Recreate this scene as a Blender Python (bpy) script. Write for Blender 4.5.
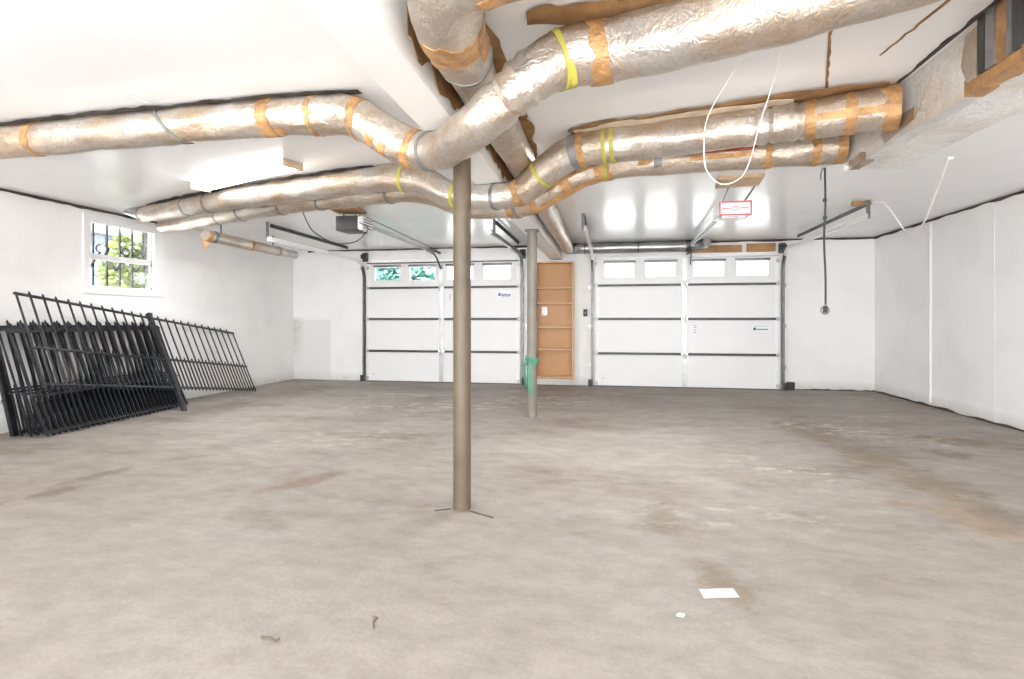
import bpy, bmesh, math, random
from mathutils import Vector, Matrix, noise

R = math.radians
random.seed(11)
for o in list(bpy.data.objects):
    bpy.data.objects.remove(o, do_unlink=True)
scene = bpy.context.scene
COL = scene.collection

# ------------------------------------------------------------------ camera
# focal length of 535.3 px in a frame 1024 px wide; camera 1.1 m above the floor, level, turned 10.3 degrees to the left
cam_d = bpy.data.cameras.new('camera')
cam_d.sensor_width = 36.0
cam_d.lens = 36.0 * 535.3 / 1024.0
cam_d.shift_y = -(339.5 - 319.96) / 1024.0
cam_d.clip_start = 0.05
cam = bpy.data.objects.new('camera', cam_d)
COL.objects.link(cam)
cam.location = (0, 0, 1.1)
cam.rotation_euler = (R(90), 0, 0.1798)
scene.camera = cam

# ------------------------------------------------------------------ world, sun, exposure
world = bpy.data.worlds.new('world')
scene.world = world
world.use_nodes = True
WORLD_BG = world.node_tree.nodes['Background']
WORLD_BG.inputs[0].default_value = (0.96, 0.98, 1.0, 1)
WORLD_BG.inputs[1].default_value = 3.7
vs = scene.view_settings
vs.view_transform = 'Standard'
vs.look = 'None'
vs.gamma = 1.0
vs.use_curve_mapping = False
vs.exposure = 1.26
LAMP_STRENGTH = 7.5
ROOM_LAMP_STRENGTH = 7.5
def area_light(name, loc, sx, sy, power, col=(0.96, 0.98, 1.0)):
    l = bpy.data.lights.new(name, 'AREA')
    l.shape = 'RECTANGLE'; l.size = sx; l.size_y = sy
    l.energy = power; l.color = col
    o = bpy.data.objects.new(name, l)
    COL.objects.link(o); o.location = loc
    return o
# unseen lights: first inferred from the post's shadow, the other three added as fill
area_light('unseen_light', (0.20, 4.46, 2.322), 1.2, 0.14, 29)
area_light('unseen_light', (-4.0, 5.56, 2.345), 0.6, 0.12, 21)
area_light('unseen_light', (-2.8, 0.2, 2.33), 1.2, 0.3, 6)
area_light('unseen_light', (2.2, -0.4, 2.33), 1.2, 0.3, 8)
# sun over the house from the trunk side: it lights the pale paving behind the viewpoint, which throws light up at the ceiling
sun_d = bpy.data.lights.new('sun', 'SUN')
sun_d.energy = 11.0
sun_d.angle = R(2)
sun_d.color = (1.0, 0.985, 0.97)
sun = bpy.data.objects.new('sun', sun_d)
COL.objects.link(sun)
sun.rotation_euler = (0, R(38), 0)
try:
    scene.cycles.use_denoising = True
    scene.cycles.max_bounces = 14
    scene.cycles.diffuse_bounces = 8
    scene.cycles.transparent_max_bounces = 16
    scene.cycles.sample_clamp_indirect = 8.0
except Exception:
    pass

# ------------------------------------------------------------------ dimensions
XL, XR, YB, YF, H = -5.793, 4.014, 9.09, -2.1, 2.376
LD = (-4.305, -1.50)      # left garage door, x range
RD = (-0.235, 2.63)       # right garage door
DTOP = 2.135

# ------------------------------------------------------------------ materials
def new_mat(name):
    m = bpy.data.materials.new(name)
    m.use_nodes = True
    nt = m.node_tree
    return m, nt, nt.nodes['Principled BSDF']

def node(nt, kind, **kw):
    n = nt.nodes.new(kind)
    for k, v in kw.items():
        if k.startswith('i_'):
            key = k[2:]
            n.inputs[int(key) if key.isdigit() else key].default_value = v
        else:
            setattr(n, k, v)
    return n

def c4(c): return (c[0], c[1], c[2], 1)

def plain(name, col, rough=0.5, metal=0.0, var=0.12, scale=6.0, bump=0.0, bscale=40.0, spec=0.5, coord='Object'):
    """principled material whose colour wavers a little with noise"""
    m, nt, b = new_mat(name)
    tc = node(nt, 'ShaderNodeTexCoord')
    nz = node(nt, 'ShaderNodeTexNoise', i_Scale=scale, i_Detail=4.0)
    nt.links.new(tc.outputs[coord], nz.inputs['Vector'])
    rp = node(nt, 'ShaderNodeValToRGB')
    rp.color_ramp.elements[0].position = 0.3
    rp.color_ramp.elements[1].position = 0.7
    rp.color_ramp.elements[0].color = c4([x * (1 - var) for x in col])
    rp.color_ramp.elements[1].color = c4([min(1, x * (1 + var * 0.5)) for x in col])
    nt.links.new(nz.outputs['Fac'], rp.inputs[0])
    nt.links.new(rp.outputs[0], b.inputs['Base Color'])
    b.inputs['Roughness'].default_value = rough
    b.inputs['Metallic'].default_value = metal
    b.inputs['Specular IOR Level'].default_value = spec
    if bump:
        n2 = node(nt, 'ShaderNodeTexNoise', i_Scale=bscale, i_Detail=5.0)
        nt.links.new(tc.outputs[coord], n2.inputs['Vector'])
        bp = node(nt, 'ShaderNodeBump', i_Strength=bump, i_Distance=0.02)
        nt.links.new(n2.outputs['Fac'], bp.inputs['Height'])
        nt.links.new(bp.outputs[0], b.inputs['Normal'])
    return m

def emit_mat(name, col, strength):
    m, nt, b = new_mat(name)
    b.inputs['Base Color'].default_value = c4(col)
    b.inputs['Emission Color'].default_value = c4(col)
    b.inputs['Emission Strength'].default_value = strength
    return m

def foil_mat(name, silver, tan, tan_at=0.55, rough=0.34, crinkle=0.7, metal=0.8):
    """crumpled aluminium facing with brownish worn areas"""
    m, nt, b = new_mat(name)
    L = nt.links
    tc = node(nt, 'ShaderNodeTexCoord')
    n1 = node(nt, 'ShaderNodeTexNoise', i_Scale=3.2, i_Detail=6.0, i_Roughness=0.65)
    L.new(tc.outputs['Object'], n1.inputs['Vector'])
    rp = node(nt, 'ShaderNodeValToRGB')
    rp.color_ramp.elements[0].position = tan_at - 0.12
    rp.color_ramp.elements[1].position = tan_at + 0.15
    rp.color_ramp.elements[0].color = c4(silver)
    rp.color_ramp.elements[1].color = c4(tan)
    L.new(n1.outputs['Fac'], rp.inputs[0])
    # small dark creases
    vo = node(nt, 'ShaderNodeTexVoronoi', i_Scale=16.0)
    vo.feature = 'DISTANCE_TO_EDGE'
    nw = node(nt, 'ShaderNodeTexNoise', i_Scale=7.0, i_Detail=3.0)
    L.new(tc.outputs['Object'], nw.inputs['Vector'])
    mx = node(nt, 'ShaderNodeMixRGB', i_Fac=0.35)
    L.new(tc.outputs['Object'], mx.inputs[1])
    L.new(nw.outputs['Color'], mx.inputs[2])
    L.new(mx.outputs[0], vo.inputs['Vector'])
    n2 = node(nt, 'ShaderNodeTexNoise', i_Scale=11.0, i_Detail=7.0, i_Roughness=0.62, i_Distortion=2.2)
    L.new(tc.outputs['Object'], n2.inputs['Vector'])
    cr = node(nt, 'ShaderNodeMath', operation='MINIMUM')
    cr.inputs[1].default_value = 0.12
    L.new(vo.outputs['Distance'], cr.inputs[0])
    ad = node(nt, 'ShaderNodeMath', operation='MULTIPLY_ADD')
    ad.inputs[1].default_value = 1.2
    L.new(cr.outputs[0], ad.inputs[0])
    L.new(n2.outputs['Fac'], ad.inputs[2])
    bp = node(nt, 'ShaderNodeBump', i_Strength=crinkle, i_Distance=0.010)
    L.new(ad.outputs[0], bp.inputs['Height'])
    L.new(bp.outputs[0], b.inputs['Normal'])
    n3 = node(nt, 'ShaderNodeTexNoise', i_Scale=34.0, i_Detail=8.0, i_Roughness=0.7, i_Distortion=1.2)  # fine noise in the colour paints shade into small creases
    L.new(tc.outputs['Object'], n3.inputs['Vector'])
    mr = node(nt, 'ShaderNodeMapRange')
    mr.inputs['From Min'].default_value = 0.32; mr.inputs['From Max'].default_value = 0.62
    mr.inputs['To Min'].default_value = 0.80; mr.inputs['To Max'].default_value = 1.08
    L.new(n3.outputs['Fac'], mr.inputs['Value'])
    sc = node(nt, 'ShaderNodeVectorMath', operation='SCALE')
    L.new(rp.outputs[0], sc.inputs[0]); L.new(mr.outputs[0], sc.inputs['Scale'])
    L.new(sc.outputs[0], b.inputs['Base Color'])
    b.inputs['Metallic'].default_value = metal
    b.inputs['Roughness'].default_value = rough
    return m

def stain_or_shade(nt, pos, cx, cy, rx, ry, rot, warp):
    """0..1 mask of an irregular ellipse at (cx, cy) in floor coordinates"""
    L = nt.links
    mp = node(nt, 'ShaderNodeMapping')
    mp.vector_type = 'TEXTURE'
    mp.inputs['Location'].default_value = (cx, cy, 0)
    mp.inputs['Rotation'].default_value = (0, 0, rot)
    mp.inputs['Scale'].default_value = (rx, ry, 1)
    L.new(pos, mp.inputs['Vector'])
    ln = node(nt, 'ShaderNodeVectorMath', operation='LENGTH')
    L.new(mp.outputs[0], ln.inputs[0])
    ad = node(nt, 'ShaderNodeMath', operation='MULTIPLY_ADD')
    ad.inputs[1].default_value = 2.8
    L.new(warp, ad.inputs[0])
    L.new(ln.outputs['Value'], ad.inputs[2])
    mr = node(nt, 'ShaderNodeMapRange')
    mr.interpolation_type = 'SMOOTHSTEP'
    mr.inputs['From Min'].default_value = 2.45
    mr.inputs['From Max'].default_value = 1.55
    L.new(ad.outputs[0], mr.inputs['Value'])
    return mr.outputs[0]

def floor_mat():
    m, nt, b = new_mat('concrete')
    L = nt.links
    g = node(nt, 'ShaderNodeNewGeometry')
    pos = g.outputs['Position']
    warp = node(nt, 'ShaderNodeTexNoise', i_Scale=4.2, i_Detail=12.0, i_Roughness=0.68)
    L.new(pos, warp.inputs['Vector'])
    # broad mottling, drawn out along x
    mp = node(nt, 'ShaderNodeMapping')
    mp.inputs['Scale'].default_value = (0.5, 1.0, 1)
    L.new(pos, mp.inputs['Vector'])
    n1 = node(nt, 'ShaderNodeTexNoise', i_Scale=1.5, i_Detail=12.0, i_Roughness=0.70)
    L.new(mp.outputs[0], n1.inputs['Vector'])
    rp = node(nt, 'ShaderNodeValToRGB')
    e = rp.color_ramp.elements
    e[0].position = 0.33; e[0].color = (0.211, 0.171, 0.141, 1)
    e[1].position = 0.72; e[1].color = (0.380, 0.344, 0.312, 1)
    x = e.new(0.46); x.color = (0.296, 0.258, 0.228, 1)
    x = e.new(0.56); x.color = (0.323, 0.289, 0.259, 1)
    L.new(n1.outputs['Fac'], rp.inputs[0])
    col = rp.outputs[0]
    # fewer marks near the front: the sheet of even concrete
    sep = node(nt, 'ShaderNodeSeparateXYZ')
    L.new(pos, sep.inputs[0])
    ev = node(nt, 'ShaderNodeMapRange')
    ev.inputs['From Min'].default_value = 3.4
    ev.inputs['From Max'].default_value = 2.2
    ev.inputs['To Max'].default_value = 0.72
    L.new(sep.outputs['Y'], ev.inputs['Value'])
    mx = node(nt, 'ShaderNodeMixRGB')
    mx.inputs[2].default_value = (0.308, 0.275, 0.248, 1)
    L.new(ev.outputs[0], mx.inputs[0])
    L.new(col, mx.inputs[1])
    col = mx.outputs[0]
    spots = [
        # cx, cy, rx, ry, rot, colour, strength
        (1.91, 7.21, 1.18, 0.55, -1.45, (0.195, 0.145, 0.098), 0.33),
        (1.99, 5.69, 0.79, 0.40, -1.51, (0.195, 0.145, 0.098), 0.75),
        (2.04, 4.71, 0.50, 0.30, -1.42, (0.195, 0.145, 0.098), 0.80),
        (2.16, 4.03, 0.50, 0.30, -1.40, (0.195, 0.145, 0.098), 0.65),
        (2.02, 3.38, 0.59, 0.28, -1.75, (0.30, 0.19, 0.10), 0.45),
        (3.11, 5.50, 0.76, 0.30, -0.47, (0.195, 0.145, 0.098), 0.75),
        (2.75, 4.97, 0.24, 0.22, -0.23, (0.165, 0.135, 0.11), 0.80),
        (2.20, 3.49, 0.33, 0.20, -1.81, (0.165, 0.135, 0.11), 0.60),
        (1.70, 3.57, 0.12, 0.10, -0.12, (0.30, 0.19, 0.10), 0.45),
        (0.26, 7.45, 1.07, 0.50, -1.32, (0.195, 0.145, 0.098), 0.33),
        (0.09, 6.25, 0.95, 0.45, -1.30, (0.255, 0.195, 0.16), 0.45),
        (0.20, 3.52, 0.41, 0.22, -0.65, (0.255, 0.195, 0.16), 0.50),
        (0.30, 3.05, 0.41, 0.22, -1.30, (0.195, 0.145, 0.098), 0.50),
        (0.48, 2.36, 0.27, 0.13, -1.23, (0.195, 0.145, 0.098), 0.70),
        (0.96, 3.93, 0.48, 0.18, -0.41, (0.255, 0.195, 0.16), 0.50),
        (1.01, 3.77, 0.24, 0.14, 0.07, (0.165, 0.135, 0.11), 0.40),
        (-0.42, 7.90, 0.50, 0.50, 0.51, (0.195, 0.145, 0.098), 0.22),
        (4.05, 7.88, 1.32, 0.50, -1.32, (0.195, 0.145, 0.098), 0.55),
        (0.42, 8.63, 2.09, 0.70, 0.05, (0.195, 0.145, 0.098), 0.19),
        (-2.04, 3.34, 0.38, 0.16, 0.94, (0.215, 0.145, 0.112), 0.80),
        (-2.00, 3.50, 0.19, 0.10, 0.68, (0.165, 0.135, 0.11), 0.50),
        (-1.96, 2.69, 0.33, 0.16, -0.57, (0.165, 0.135, 0.11), 0.40),
        (-3.52, 2.80, 0.29, 0.12, 1.16, (0.165, 0.135, 0.11), 0.75),
        (-3.56, 3.22, 0.40, 0.10, 1.40, (0.165, 0.135, 0.11), 0.70),
        (-3.32, 3.74, 0.34, 0.10, 0.83, (0.165, 0.135, 0.11), 0.50),
        (-3.47, 2.60, 0.08, 0.05, 0.90, (0.30, 0.19, 0.10), 0.45),
        (-3.24, 4.35, 0.66, 0.25, 1.22, (0.225, 0.195, 0.172), 0.50),
        (-4.79, 5.81, 1.13, 0.45, 1.63, (0.165, 0.135, 0.11), 0.60),  # this and the next: shade under the fence painted dark
        (-4.75, 7.48, 1.10, 0.60, 1.45, (0.165, 0.135, 0.11), 0.55),
        (-2.67, 5.75, 1.39, 0.35, 1.48, (0.225, 0.195, 0.172), 0.40),
        (-2.53, 6.52, 1.31, 0.50, 1.23, (0.225, 0.195, 0.172), 0.45),
        (-1.75, 2.70, 0.39, 0.20, 1.36, (0.225, 0.195, 0.172), 0.35),
        (-5.33, 9.00, 0.44, 0.12, 0.18, (0.08, 0.1, 0.05), 0.80),
        (-2.59, 8.20, 1.34, 0.35, 0.08, (0.165, 0.135, 0.11), 0.45),
    ]
    for cx, cy, rx, ry, rot, c, k in spots:
        s = stain_or_shade(nt, pos, cx, cy, rx, ry, rot, warp.outputs['Fac'])
        mu = node(nt, 'ShaderNodeMath', operation='MULTIPLY')
        mu.inputs[1].default_value = k
        L.new(s, mu.inputs[0])
        mx = node(nt, 'ShaderNodeMixRGB')
        mx.inputs[2].default_value = c4(c)
        L.new(mu.outputs[0], mx.inputs[0])
        L.new(col, mx.inputs[1])
        col = mx.outputs[0]
    # pale scuffs and chalk
    mp2 = node(nt, 'ShaderNodeMapping')
    mp2.inputs['Scale'].default_value = (0.8, 1.25, 1)
    mp2.inputs['Rotation'].default_value = (0, 0, 0.2)
    L.new(pos, mp2.inputs['Vector'])
    n3 = node(nt, 'ShaderNodeTexNoise', i_Scale=2.6, i_Detail=10.0, i_Roughness=0.72)
    L.new(mp2.outputs[0], n3.inputs['Vector'])
    r3 = node(nt, 'ShaderNodeValToRGB')
    r3.color_ramp.elements[0].position = 0.63
    r3.color_ramp.elements[1].position = 0.70
    L.new(n3.outputs['Fac'], r3.inputs[0])
    k3 = node(nt, 'ShaderNodeMath', operation='MULTIPLY')
    k3.inputs[1].default_value = 0.55
    L.new(r3.outputs[0], k3.inputs[0])
    mx = node(nt, 'ShaderNodeMixRGB')
    mx.inputs[2].default_value = (0.444, 0.399, 0.360, 1)
    L.new(k3.outputs[0], mx.inputs[0])
    L.new(col, mx.inputs[1])
    col = mx.outputs[0]
    # pale chalky scuffs where things were dragged
    wn = node(nt, 'ShaderNodeTexNoise', i_Scale=7.0, i_Detail=10.0, i_Roughness=0.65)
    L.new(mp2.outputs[0], wn.inputs['Vector'])
    for cx, cy, rx, ry, rot, k in ((2.35, 5.75, 0.9, 0.35, -0.7, 0.75), (1.25, 4.25, 0.5, 0.25, -0.4, 0.6), (0.55, 3.2, 0.9, 0.2, 0.1, 0.35), (-0.6, 7.3, 0.8, 0.5, 0.2, 0.75), (-1.9, 6.7, 1.3, 0.5, 0.5, 0.8), (-2.7, 7.5, 0.7, 0.25, 0.2, 0.75), (-2.5, 4.6, 0.9, 0.35, 0.3, 0.35), (2.9, 6.6, 0.5, 0.2, 0.0, 0.6)):
        sm = stain_or_shade(nt, pos, cx, cy, rx * 1.3, ry * 1.4, rot, warp.outputs['Fac'])
        th = node(nt, 'ShaderNodeMapRange')
        th.inputs['From Min'].default_value = 0.515; th.inputs['From Max'].default_value = 0.59
        L.new(wn.outputs['Fac'], th.inputs['Value'])
        mu = node(nt, 'ShaderNodeMath', operation='MULTIPLY')
        L.new(sm, mu.inputs[0]); L.new(th.outputs[0], mu.inputs[1])
        m2 = node(nt, 'ShaderNodeMath', operation='MULTIPLY')
        m2.inputs[1].default_value = k
        L.new(mu.outputs[0], m2.inputs[0])
        mx = node(nt, 'ShaderNodeMixRGB')
        mx.inputs[2].default_value = (0.532, 0.494, 0.456, 1)
        L.new(m2.outputs[0], mx.inputs[0]); L.new(col, mx.inputs[1])
        col = mx.outputs[0]
    # blotchy grime a hand's breadth across
    n6 = node(nt, 'ShaderNodeTexNoise', i_Scale=6.5, i_Detail=11.0, i_Roughness=0.7)
    L.new(mp2.outputs[0], n6.inputs['Vector'])
    r6 = node(nt, 'ShaderNodeMapRange')
    r6.inputs['From Min'].default_value = 0.30; r6.inputs['From Max'].default_value = 0.60
    r6.inputs['To Min'].default_value = 0.76; r6.inputs['To Max'].default_value = 1.03
    L.new(n6.outputs['Fac'], r6.inputs['Value'])
    gm = node(nt, 'ShaderNodeVectorMath', operation='SCALE')
    L.new(col, gm.inputs[0]); L.new(r6.outputs[0], gm.inputs['Scale'])
    col = gm.outputs[0]
    # fine grain
    n4 = node(nt, 'ShaderNodeTexNoise', i_Scale=60.0, i_Detail=3.0)
    L.new(pos, n4.inputs['Vector'])
    r4 = node(nt, 'ShaderNodeMapRange')
    r4.inputs['From Min'].default_value = 0.3
    r4.inputs['From Max'].default_value = 0.7
    r4.inputs['To Min'].default_value = 0.93
    r4.inputs['To Max'].default_value = 1.06
    L.new(n4.outputs['Fac'], r4.inputs['Value'])
    mul = node(nt, 'ShaderNodeVectorMath', operation='SCALE')
    L.new(col, mul.inputs[0])
    L.new(r4.outputs[0], mul.inputs['Scale'])
    L.new(mul.outputs[0], b.inputs['Base Color'])
    bp = node(nt, 'ShaderNodeBump', i_Strength=0.12, i_Distance=0.01)
    L.new(n4.outputs['Fac'], bp.inputs['Height'])
    L.new(bp.outputs[0], b.inputs['Normal'])
    b.inputs['Roughness'].default_value = 0.62
    b.inputs['Specular IOR Level'].default_value = 0.3
    return m

def wall_mat(name, base, blocks=False, patch=False):
    m, nt, b = new_mat(name)
    L = nt.links
    g = node(nt, 'ShaderNodeNewGeometry')
    n1 = node(nt, 'ShaderNodeTexNoise', i_Scale=1.3, i_Detail=7.0, i_Roughness=0.6)
    L.new(g.outputs['Position'], n1.inputs['Vector'])
    rp = node(nt, 'ShaderNodeValToRGB')
    rp.color_ramp.elements[0].position = 0.32
    rp.color_ramp.elements[1].position = 0.52
    rp.color_ramp.elements[0].color = c4([x * 0.93 for x in base])
    rp.color_ramp.elements[1].color = c4(base)
    L.new(n1.outputs['Fac'], rp.inputs[0])
    col = rp.outputs[0]
    sep = node(nt, 'ShaderNodeSeparateXYZ')
    L.new(g.outputs['Position'], sep.inputs[0])
    # grubby splashes at the foot of the wall
    ft = node(nt, 'ShaderNodeMapRange')
    ft.inputs['From Min'].default_value = 0.16
    ft.inputs['From Max'].default_value = 0.0
    L.new(sep.outputs['Z'], ft.inputs['Value'])
    n5 = node(nt, 'ShaderNodeTexNoise', i_Scale=9.0, i_Detail=6.0)
    L.new(g.outputs['Position'], n5.inputs['Vector'])
    f2 = node(nt, 'ShaderNodeMath', operation='MULTIPLY')
    L.new(ft.outputs[0], f2.inputs[0])
    L.new(n5.outputs['Fac'], f2.inputs[1])
    mx = node(nt, 'ShaderNodeMixRGB')
    mx.inputs[2].default_value = (0.45, 0.42, 0.38, 1)
    L.new(f2.outputs[0], mx.inputs[0])
    L.new(col, mx.inputs[1])
    col = mx.outputs[0]
    if patch:   # the bare grey patch in the far corner with a mould streak
        def step(sock, a, bb):
            mr = node(nt, 'ShaderNodeMapRange')
            mr.inputs['From Min'].default_value = a
            mr.inputs['From Max'].default_value = bb
            L.new(sock, mr.inputs['Value'])
            return mr.outputs[0]
        def mult(p, q):
            mm = node(nt, 'ShaderNodeMath', operation='MULTIPLY')
            L.new(p, mm.inputs[0])
            if isinstance(q, float): mm.inputs[1].default_value = q
            else: L.new(q, mm.inputs[1])
            return mm.outputs[0]
        k = mult(mult(step(sep.outputs['X'], -5.02, -5.06), step(sep.outputs['Z'], 1.13, 1.08)), 0.55)
        mx = node(nt, 'ShaderNodeMixRGB')
        mx.inputs[2].default_value = (0.66, 0.645, 0.625, 1)
        L.new(k, mx.inputs[0]); L.new(col, mx.inputs[1])
        col = mx.outputs[0]
        k = mult(mult(step(sep.outputs['X'], -5.55, -5.74), mult(step(sep.outputs['Z'], 1.18, 1.05), step(sep.outputs['Z'], 0.2, 1.1))), n5.outputs['Fac'])
        mx = node(nt, 'ShaderNodeMixRGB')
        mx.inputs[2].default_value = (0.30, 0.29, 0.25, 1)
        L.new(k, mx.inputs[0]); L.new(col, mx.inputs[1])
        col = mx.outputs[0]
    L.new(col, b.inputs['Base Color'])
    b.inputs['Roughness'].default_value = 0.55
    b.inputs['Specular IOR Level'].default_value = 0.35
    n2 = node(nt, 'ShaderNodeTexNoise', i_Scale=35.0, i_Detail=6.0)
    L.new(g.outputs['Position'], n2.inputs['Vector'])
    bp = node(nt, 'ShaderNodeBump', i_Strength=0.10, i_Distance=0.01)
    L.new(n2.outputs['Fac'], bp.inputs['Height'])
    nrm = bp.outputs[0]
    if blocks:
        cb = node(nt, 'ShaderNodeCombineXYZ')
        L.new(sep.outputs['Y'], cb.inputs[0]); L.new(sep.outputs['Z'], cb.inputs[1])
        br = node(nt, 'ShaderNodeTexBrick')
        br.inputs['Scale'].default_value = 1.0
        br.inputs['Brick Width'].default_value = 0.8
        br.inputs['Row Height'].default_value = 0.4
        br.inputs['Mortar Size'].default_value = 0.012
        br.inputs['Mortar Smooth'].default_value = 0.8
        L.new(cb.outputs[0], br.inputs['Vector'])
        b2 = node(nt, 'ShaderNodeBump', i_Strength=0.10, i_Distance=0.008)
        b2.invert = True
        L.new(br.outputs['Fac'], b2.inputs['Height'])
        L.new(nrm, b2.inputs['Normal'])
        nrm = b2.outputs[0]
    L.new(nrm, b.inputs['Normal'])
    return m

def ceiling_mat():
    m, nt, b = new_mat('ceiling_paint')
    L = nt.links
    g = node(nt, 'ShaderNodeNewGeometry')
    n1 = node(nt, 'ShaderNodeTexNoise', i_Scale=0.9, i_Detail=6.0)
    L.new(g.outputs['Position'], n1.inputs['Vector'])
    rp = node(nt, 'ShaderNodeValToRGB')
    rp.color_ramp.elements[0].position = 0.3
    rp.color_ramp.elements[1].position = 0.6
    rp.color_ramp.elements[0].color = (0.868, 0.870, 0.875, 1)
    rp.color_ramp.elements[1].color = (0.905, 0.908, 0.915, 1)
    L.new(n1.outputs['Fac'], rp.inputs[0])
    L.new(rp.outputs[0], b.inputs['Base Color'])
    b.inputs['Roughness'].default_value = 0.22
    b.inputs['Specular IOR Level'].default_value = 0.5
    # sheet joints every 1.2 m and a faint wave
    wv = node(nt, 'ShaderNodeTexNoise', i_Scale=1.6, i_Detail=1.0)
    L.new(g.outputs['Position'], wv.inputs['Vector'])
    bp = node(nt, 'ShaderNodeBump', i_Strength=0.15, i_Distance=0.04)
    L.new(wv.outputs['Fac'], bp.inputs['Height'])
    L.new(bp.outputs[0], b.inputs['Normal'])
    return m

def glass_mat(name, tint=(1, 1, 1), refl=0.06):
    m, nt, b = new_mat(name)
    L = nt.links
    out = nt.nodes['Material Output']
    t = node(nt, 'ShaderNodeBsdfTransparent')
    t.inputs[0].default_value = c4(tint)
    gl = node(nt, 'ShaderNodeBsdfGlossy')
    gl.inputs['Roughness'].default_value = 0.05
    mx = node(nt, 'ShaderNodeMixShader')
    lw = node(nt, 'ShaderNodeFresnel', i_IOR=1.4)
    L.new(lw.outputs[0], mx.inputs[0])
    L.new(t.outputs[0], mx.inputs[1])
    L.new(gl.outputs[0], mx.inputs[2])
    L.new(mx.outputs[0], out.inputs['Surface'])
    nt.nodes.remove(b)
    return m

M = {}
M['floor'] = floor_mat()
M['wall_left'] = wall_mat('block_wall_paint', (0.86, 0.85, 0.835), blocks=True)
M['wall_back'] = wall_mat('render_wall_paint', (0.85, 0.845, 0.84), patch=True)
M['wall_right'] = wall_mat('board_wall_paint', (0.88, 0.875, 0.87))
M['ceiling'] = ceiling_mat()
M['beam'] = plain('beam_paint', (0.87, 0.86, 0.845), 0.45, var=0.03)
M['white'] = plain('white_paint', (0.86, 0.85, 0.84), 0.4, var=0.04)
M['door'] = plain('door_steel_white', (0.80, 0.795, 0.79), 0.35, var=0.02, scale=2)
M['strut'] = plain('dark_steel', (0.075, 0.075, 0.078), 0.45, 0.5, var=0.3)
M['track'] = plain('weathered_zinc', (0.20, 0.20, 0.205), 0.42, 0.7, var=0.35, scale=12)
M['track_light'] = plain('bright_zinc', (0.52, 0.52, 0.52), 0.35, 0.55, var=0.15, scale=10)
M['galv'] = foil_mat('galvanised_sheet', (0.50, 0.50, 0.50), (0.36, 0.35, 0.33), 0.5, 0.30, 0.25)
M['foil'] = foil_mat('duct_foil', (0.65, 0.62, 0.585), (0.53, 0.41, 0.30), 0.47)
M['foil_dull'] = foil_mat('duct_foil_dull', (0.60, 0.55, 0.49), (0.48, 0.37, 0.265), 0.50, 0.38)
M['foil_grey'] = foil_mat('duct_foil_grey', (0.88, 0.87, 0.85), (0.72, 0.65, 0.57), 0.56, 0.38, metal=0.3)
M['tape'] = plain('brown_tape', (0.50, 0.275, 0.115), 0.38, 0.25, var=0.42, scale=16, bump=0.5)
M['tape_silver'] = plain('silver_tape', (0.86, 0.85, 0.83), 0.3, 0.6, var=0.1, scale=16, bump=0.4)
M['strap_yellow'] = plain('yellow_strap', (0.47, 0.43, 0.075), 0.5, 0.0, var=0.2)
M['strap_grey'] = plain('grey_strap', (0.25, 0.25, 0.245), 0.45, 0.4, var=0.3, scale=14)
M['kraft'] = plain('kraft_paper', (0.36, 0.20, 0.085), 0.8, var=0.4, scale=9, bump=0.4, bscale=14)
M['kraft_pale'] = plain('pale_paper', (0.78, 0.66, 0.52), 0.8, var=0.25, scale=7)
M['rust_paper'] = plain('torn_rust_paper', (0.42, 0.11, 0.05), 0.7, var=0.4, scale=14)
M['post_near'] = plain('tan_post_paint', (0.122, 0.090, 0.058), 0.45, var=0.25, scale=5, spec=0.45)
M['post_far'] = plain('grey_post_paint', (0.20, 0.178, 0.148), 0.5, var=0.25, scale=5)
M['green'] = plain('green_plastic', (0.065, 0.22, 0.145), 0.45, var=0.3, scale=9)
M['wood'] = plain('birch_board', (0.50, 0.265, 0.105), 0.45, var=0.12, scale=3.0)
M['wood_edge_lit'] = plain('birch_edge_lit', (0.68, 0.44, 0.25), 0.5, var=0.1)  # edges lightened and board darkened to paint in the missing shelf shading
M['lumber'] = plain('brown_lumber', (0.40, 0.225, 0.10), 0.7, var=0.35, scale=5)
M['lumber_pale'] = plain('pale_lumber', (0.62, 0.46, 0.30), 0.65, var=0.2, scale=6)
M['iron'] = plain('black_iron', (0.014, 0.014, 0.018), 0.38, 0.2, var=0.4, scale=20)
M['iron_grey'] = plain('grey_iron', (0.045, 0.045, 0.05), 0.38, 0.4, var=0.4, scale=20)
M['motor_dark'] = plain('charcoal_plastic', (0.055, 0.055, 0.056), 0.5, var=0.15)
M['motor_white'] = plain('opener_white', (0.86, 0.85, 0.85), 0.35, var=0.03)
M['red'] = plain('red_trim', (0.68, 0.09, 0.12), 0.45, var=0.1)
M['cord_black'] = plain('black_rubber', (0.03, 0.03, 0.03), 0.55, var=0.2)
M['cord_white'] = plain('white_cable', (0.85, 0.84, 0.82), 0.45, var=0.03)
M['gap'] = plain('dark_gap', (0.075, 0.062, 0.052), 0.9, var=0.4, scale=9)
M['ink_blue'] = plain('blue_ink', (0.05, 0.08, 0.30), 0.5, var=0.05)
M['ink'] = plain('dark_ink', (0.09, 0.09, 0.10), 0.5, var=0.05)
M['sticker'] = plain('sticker_paper', (0.85, 0.86, 0.90), 0.4, var=0.02)
M['paper'] = plain('scrap_paper', (0.50, 0.51, 0.50), 0.6, var=0.04)
M['twig'] = plain('dry_twig', (0.16, 0.12, 0.09), 0.8, var=0.3)
M['lamp'] = emit_mat('lamp_diffuser', (1.0, 0.975, 0.94), LAMP_STRENGTH)
M['lamp_room'] = emit_mat('lamp_diffuser_front', (1.0, 0.98, 0.955), ROOM_LAMP_STRENGTH)
M['glass'] = glass_mat('clear_glass', (0.97, 0.99, 0.99))
M['glass_door'] = glass_mat('door_glass', (0.95, 0.98, 0.97))
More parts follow.
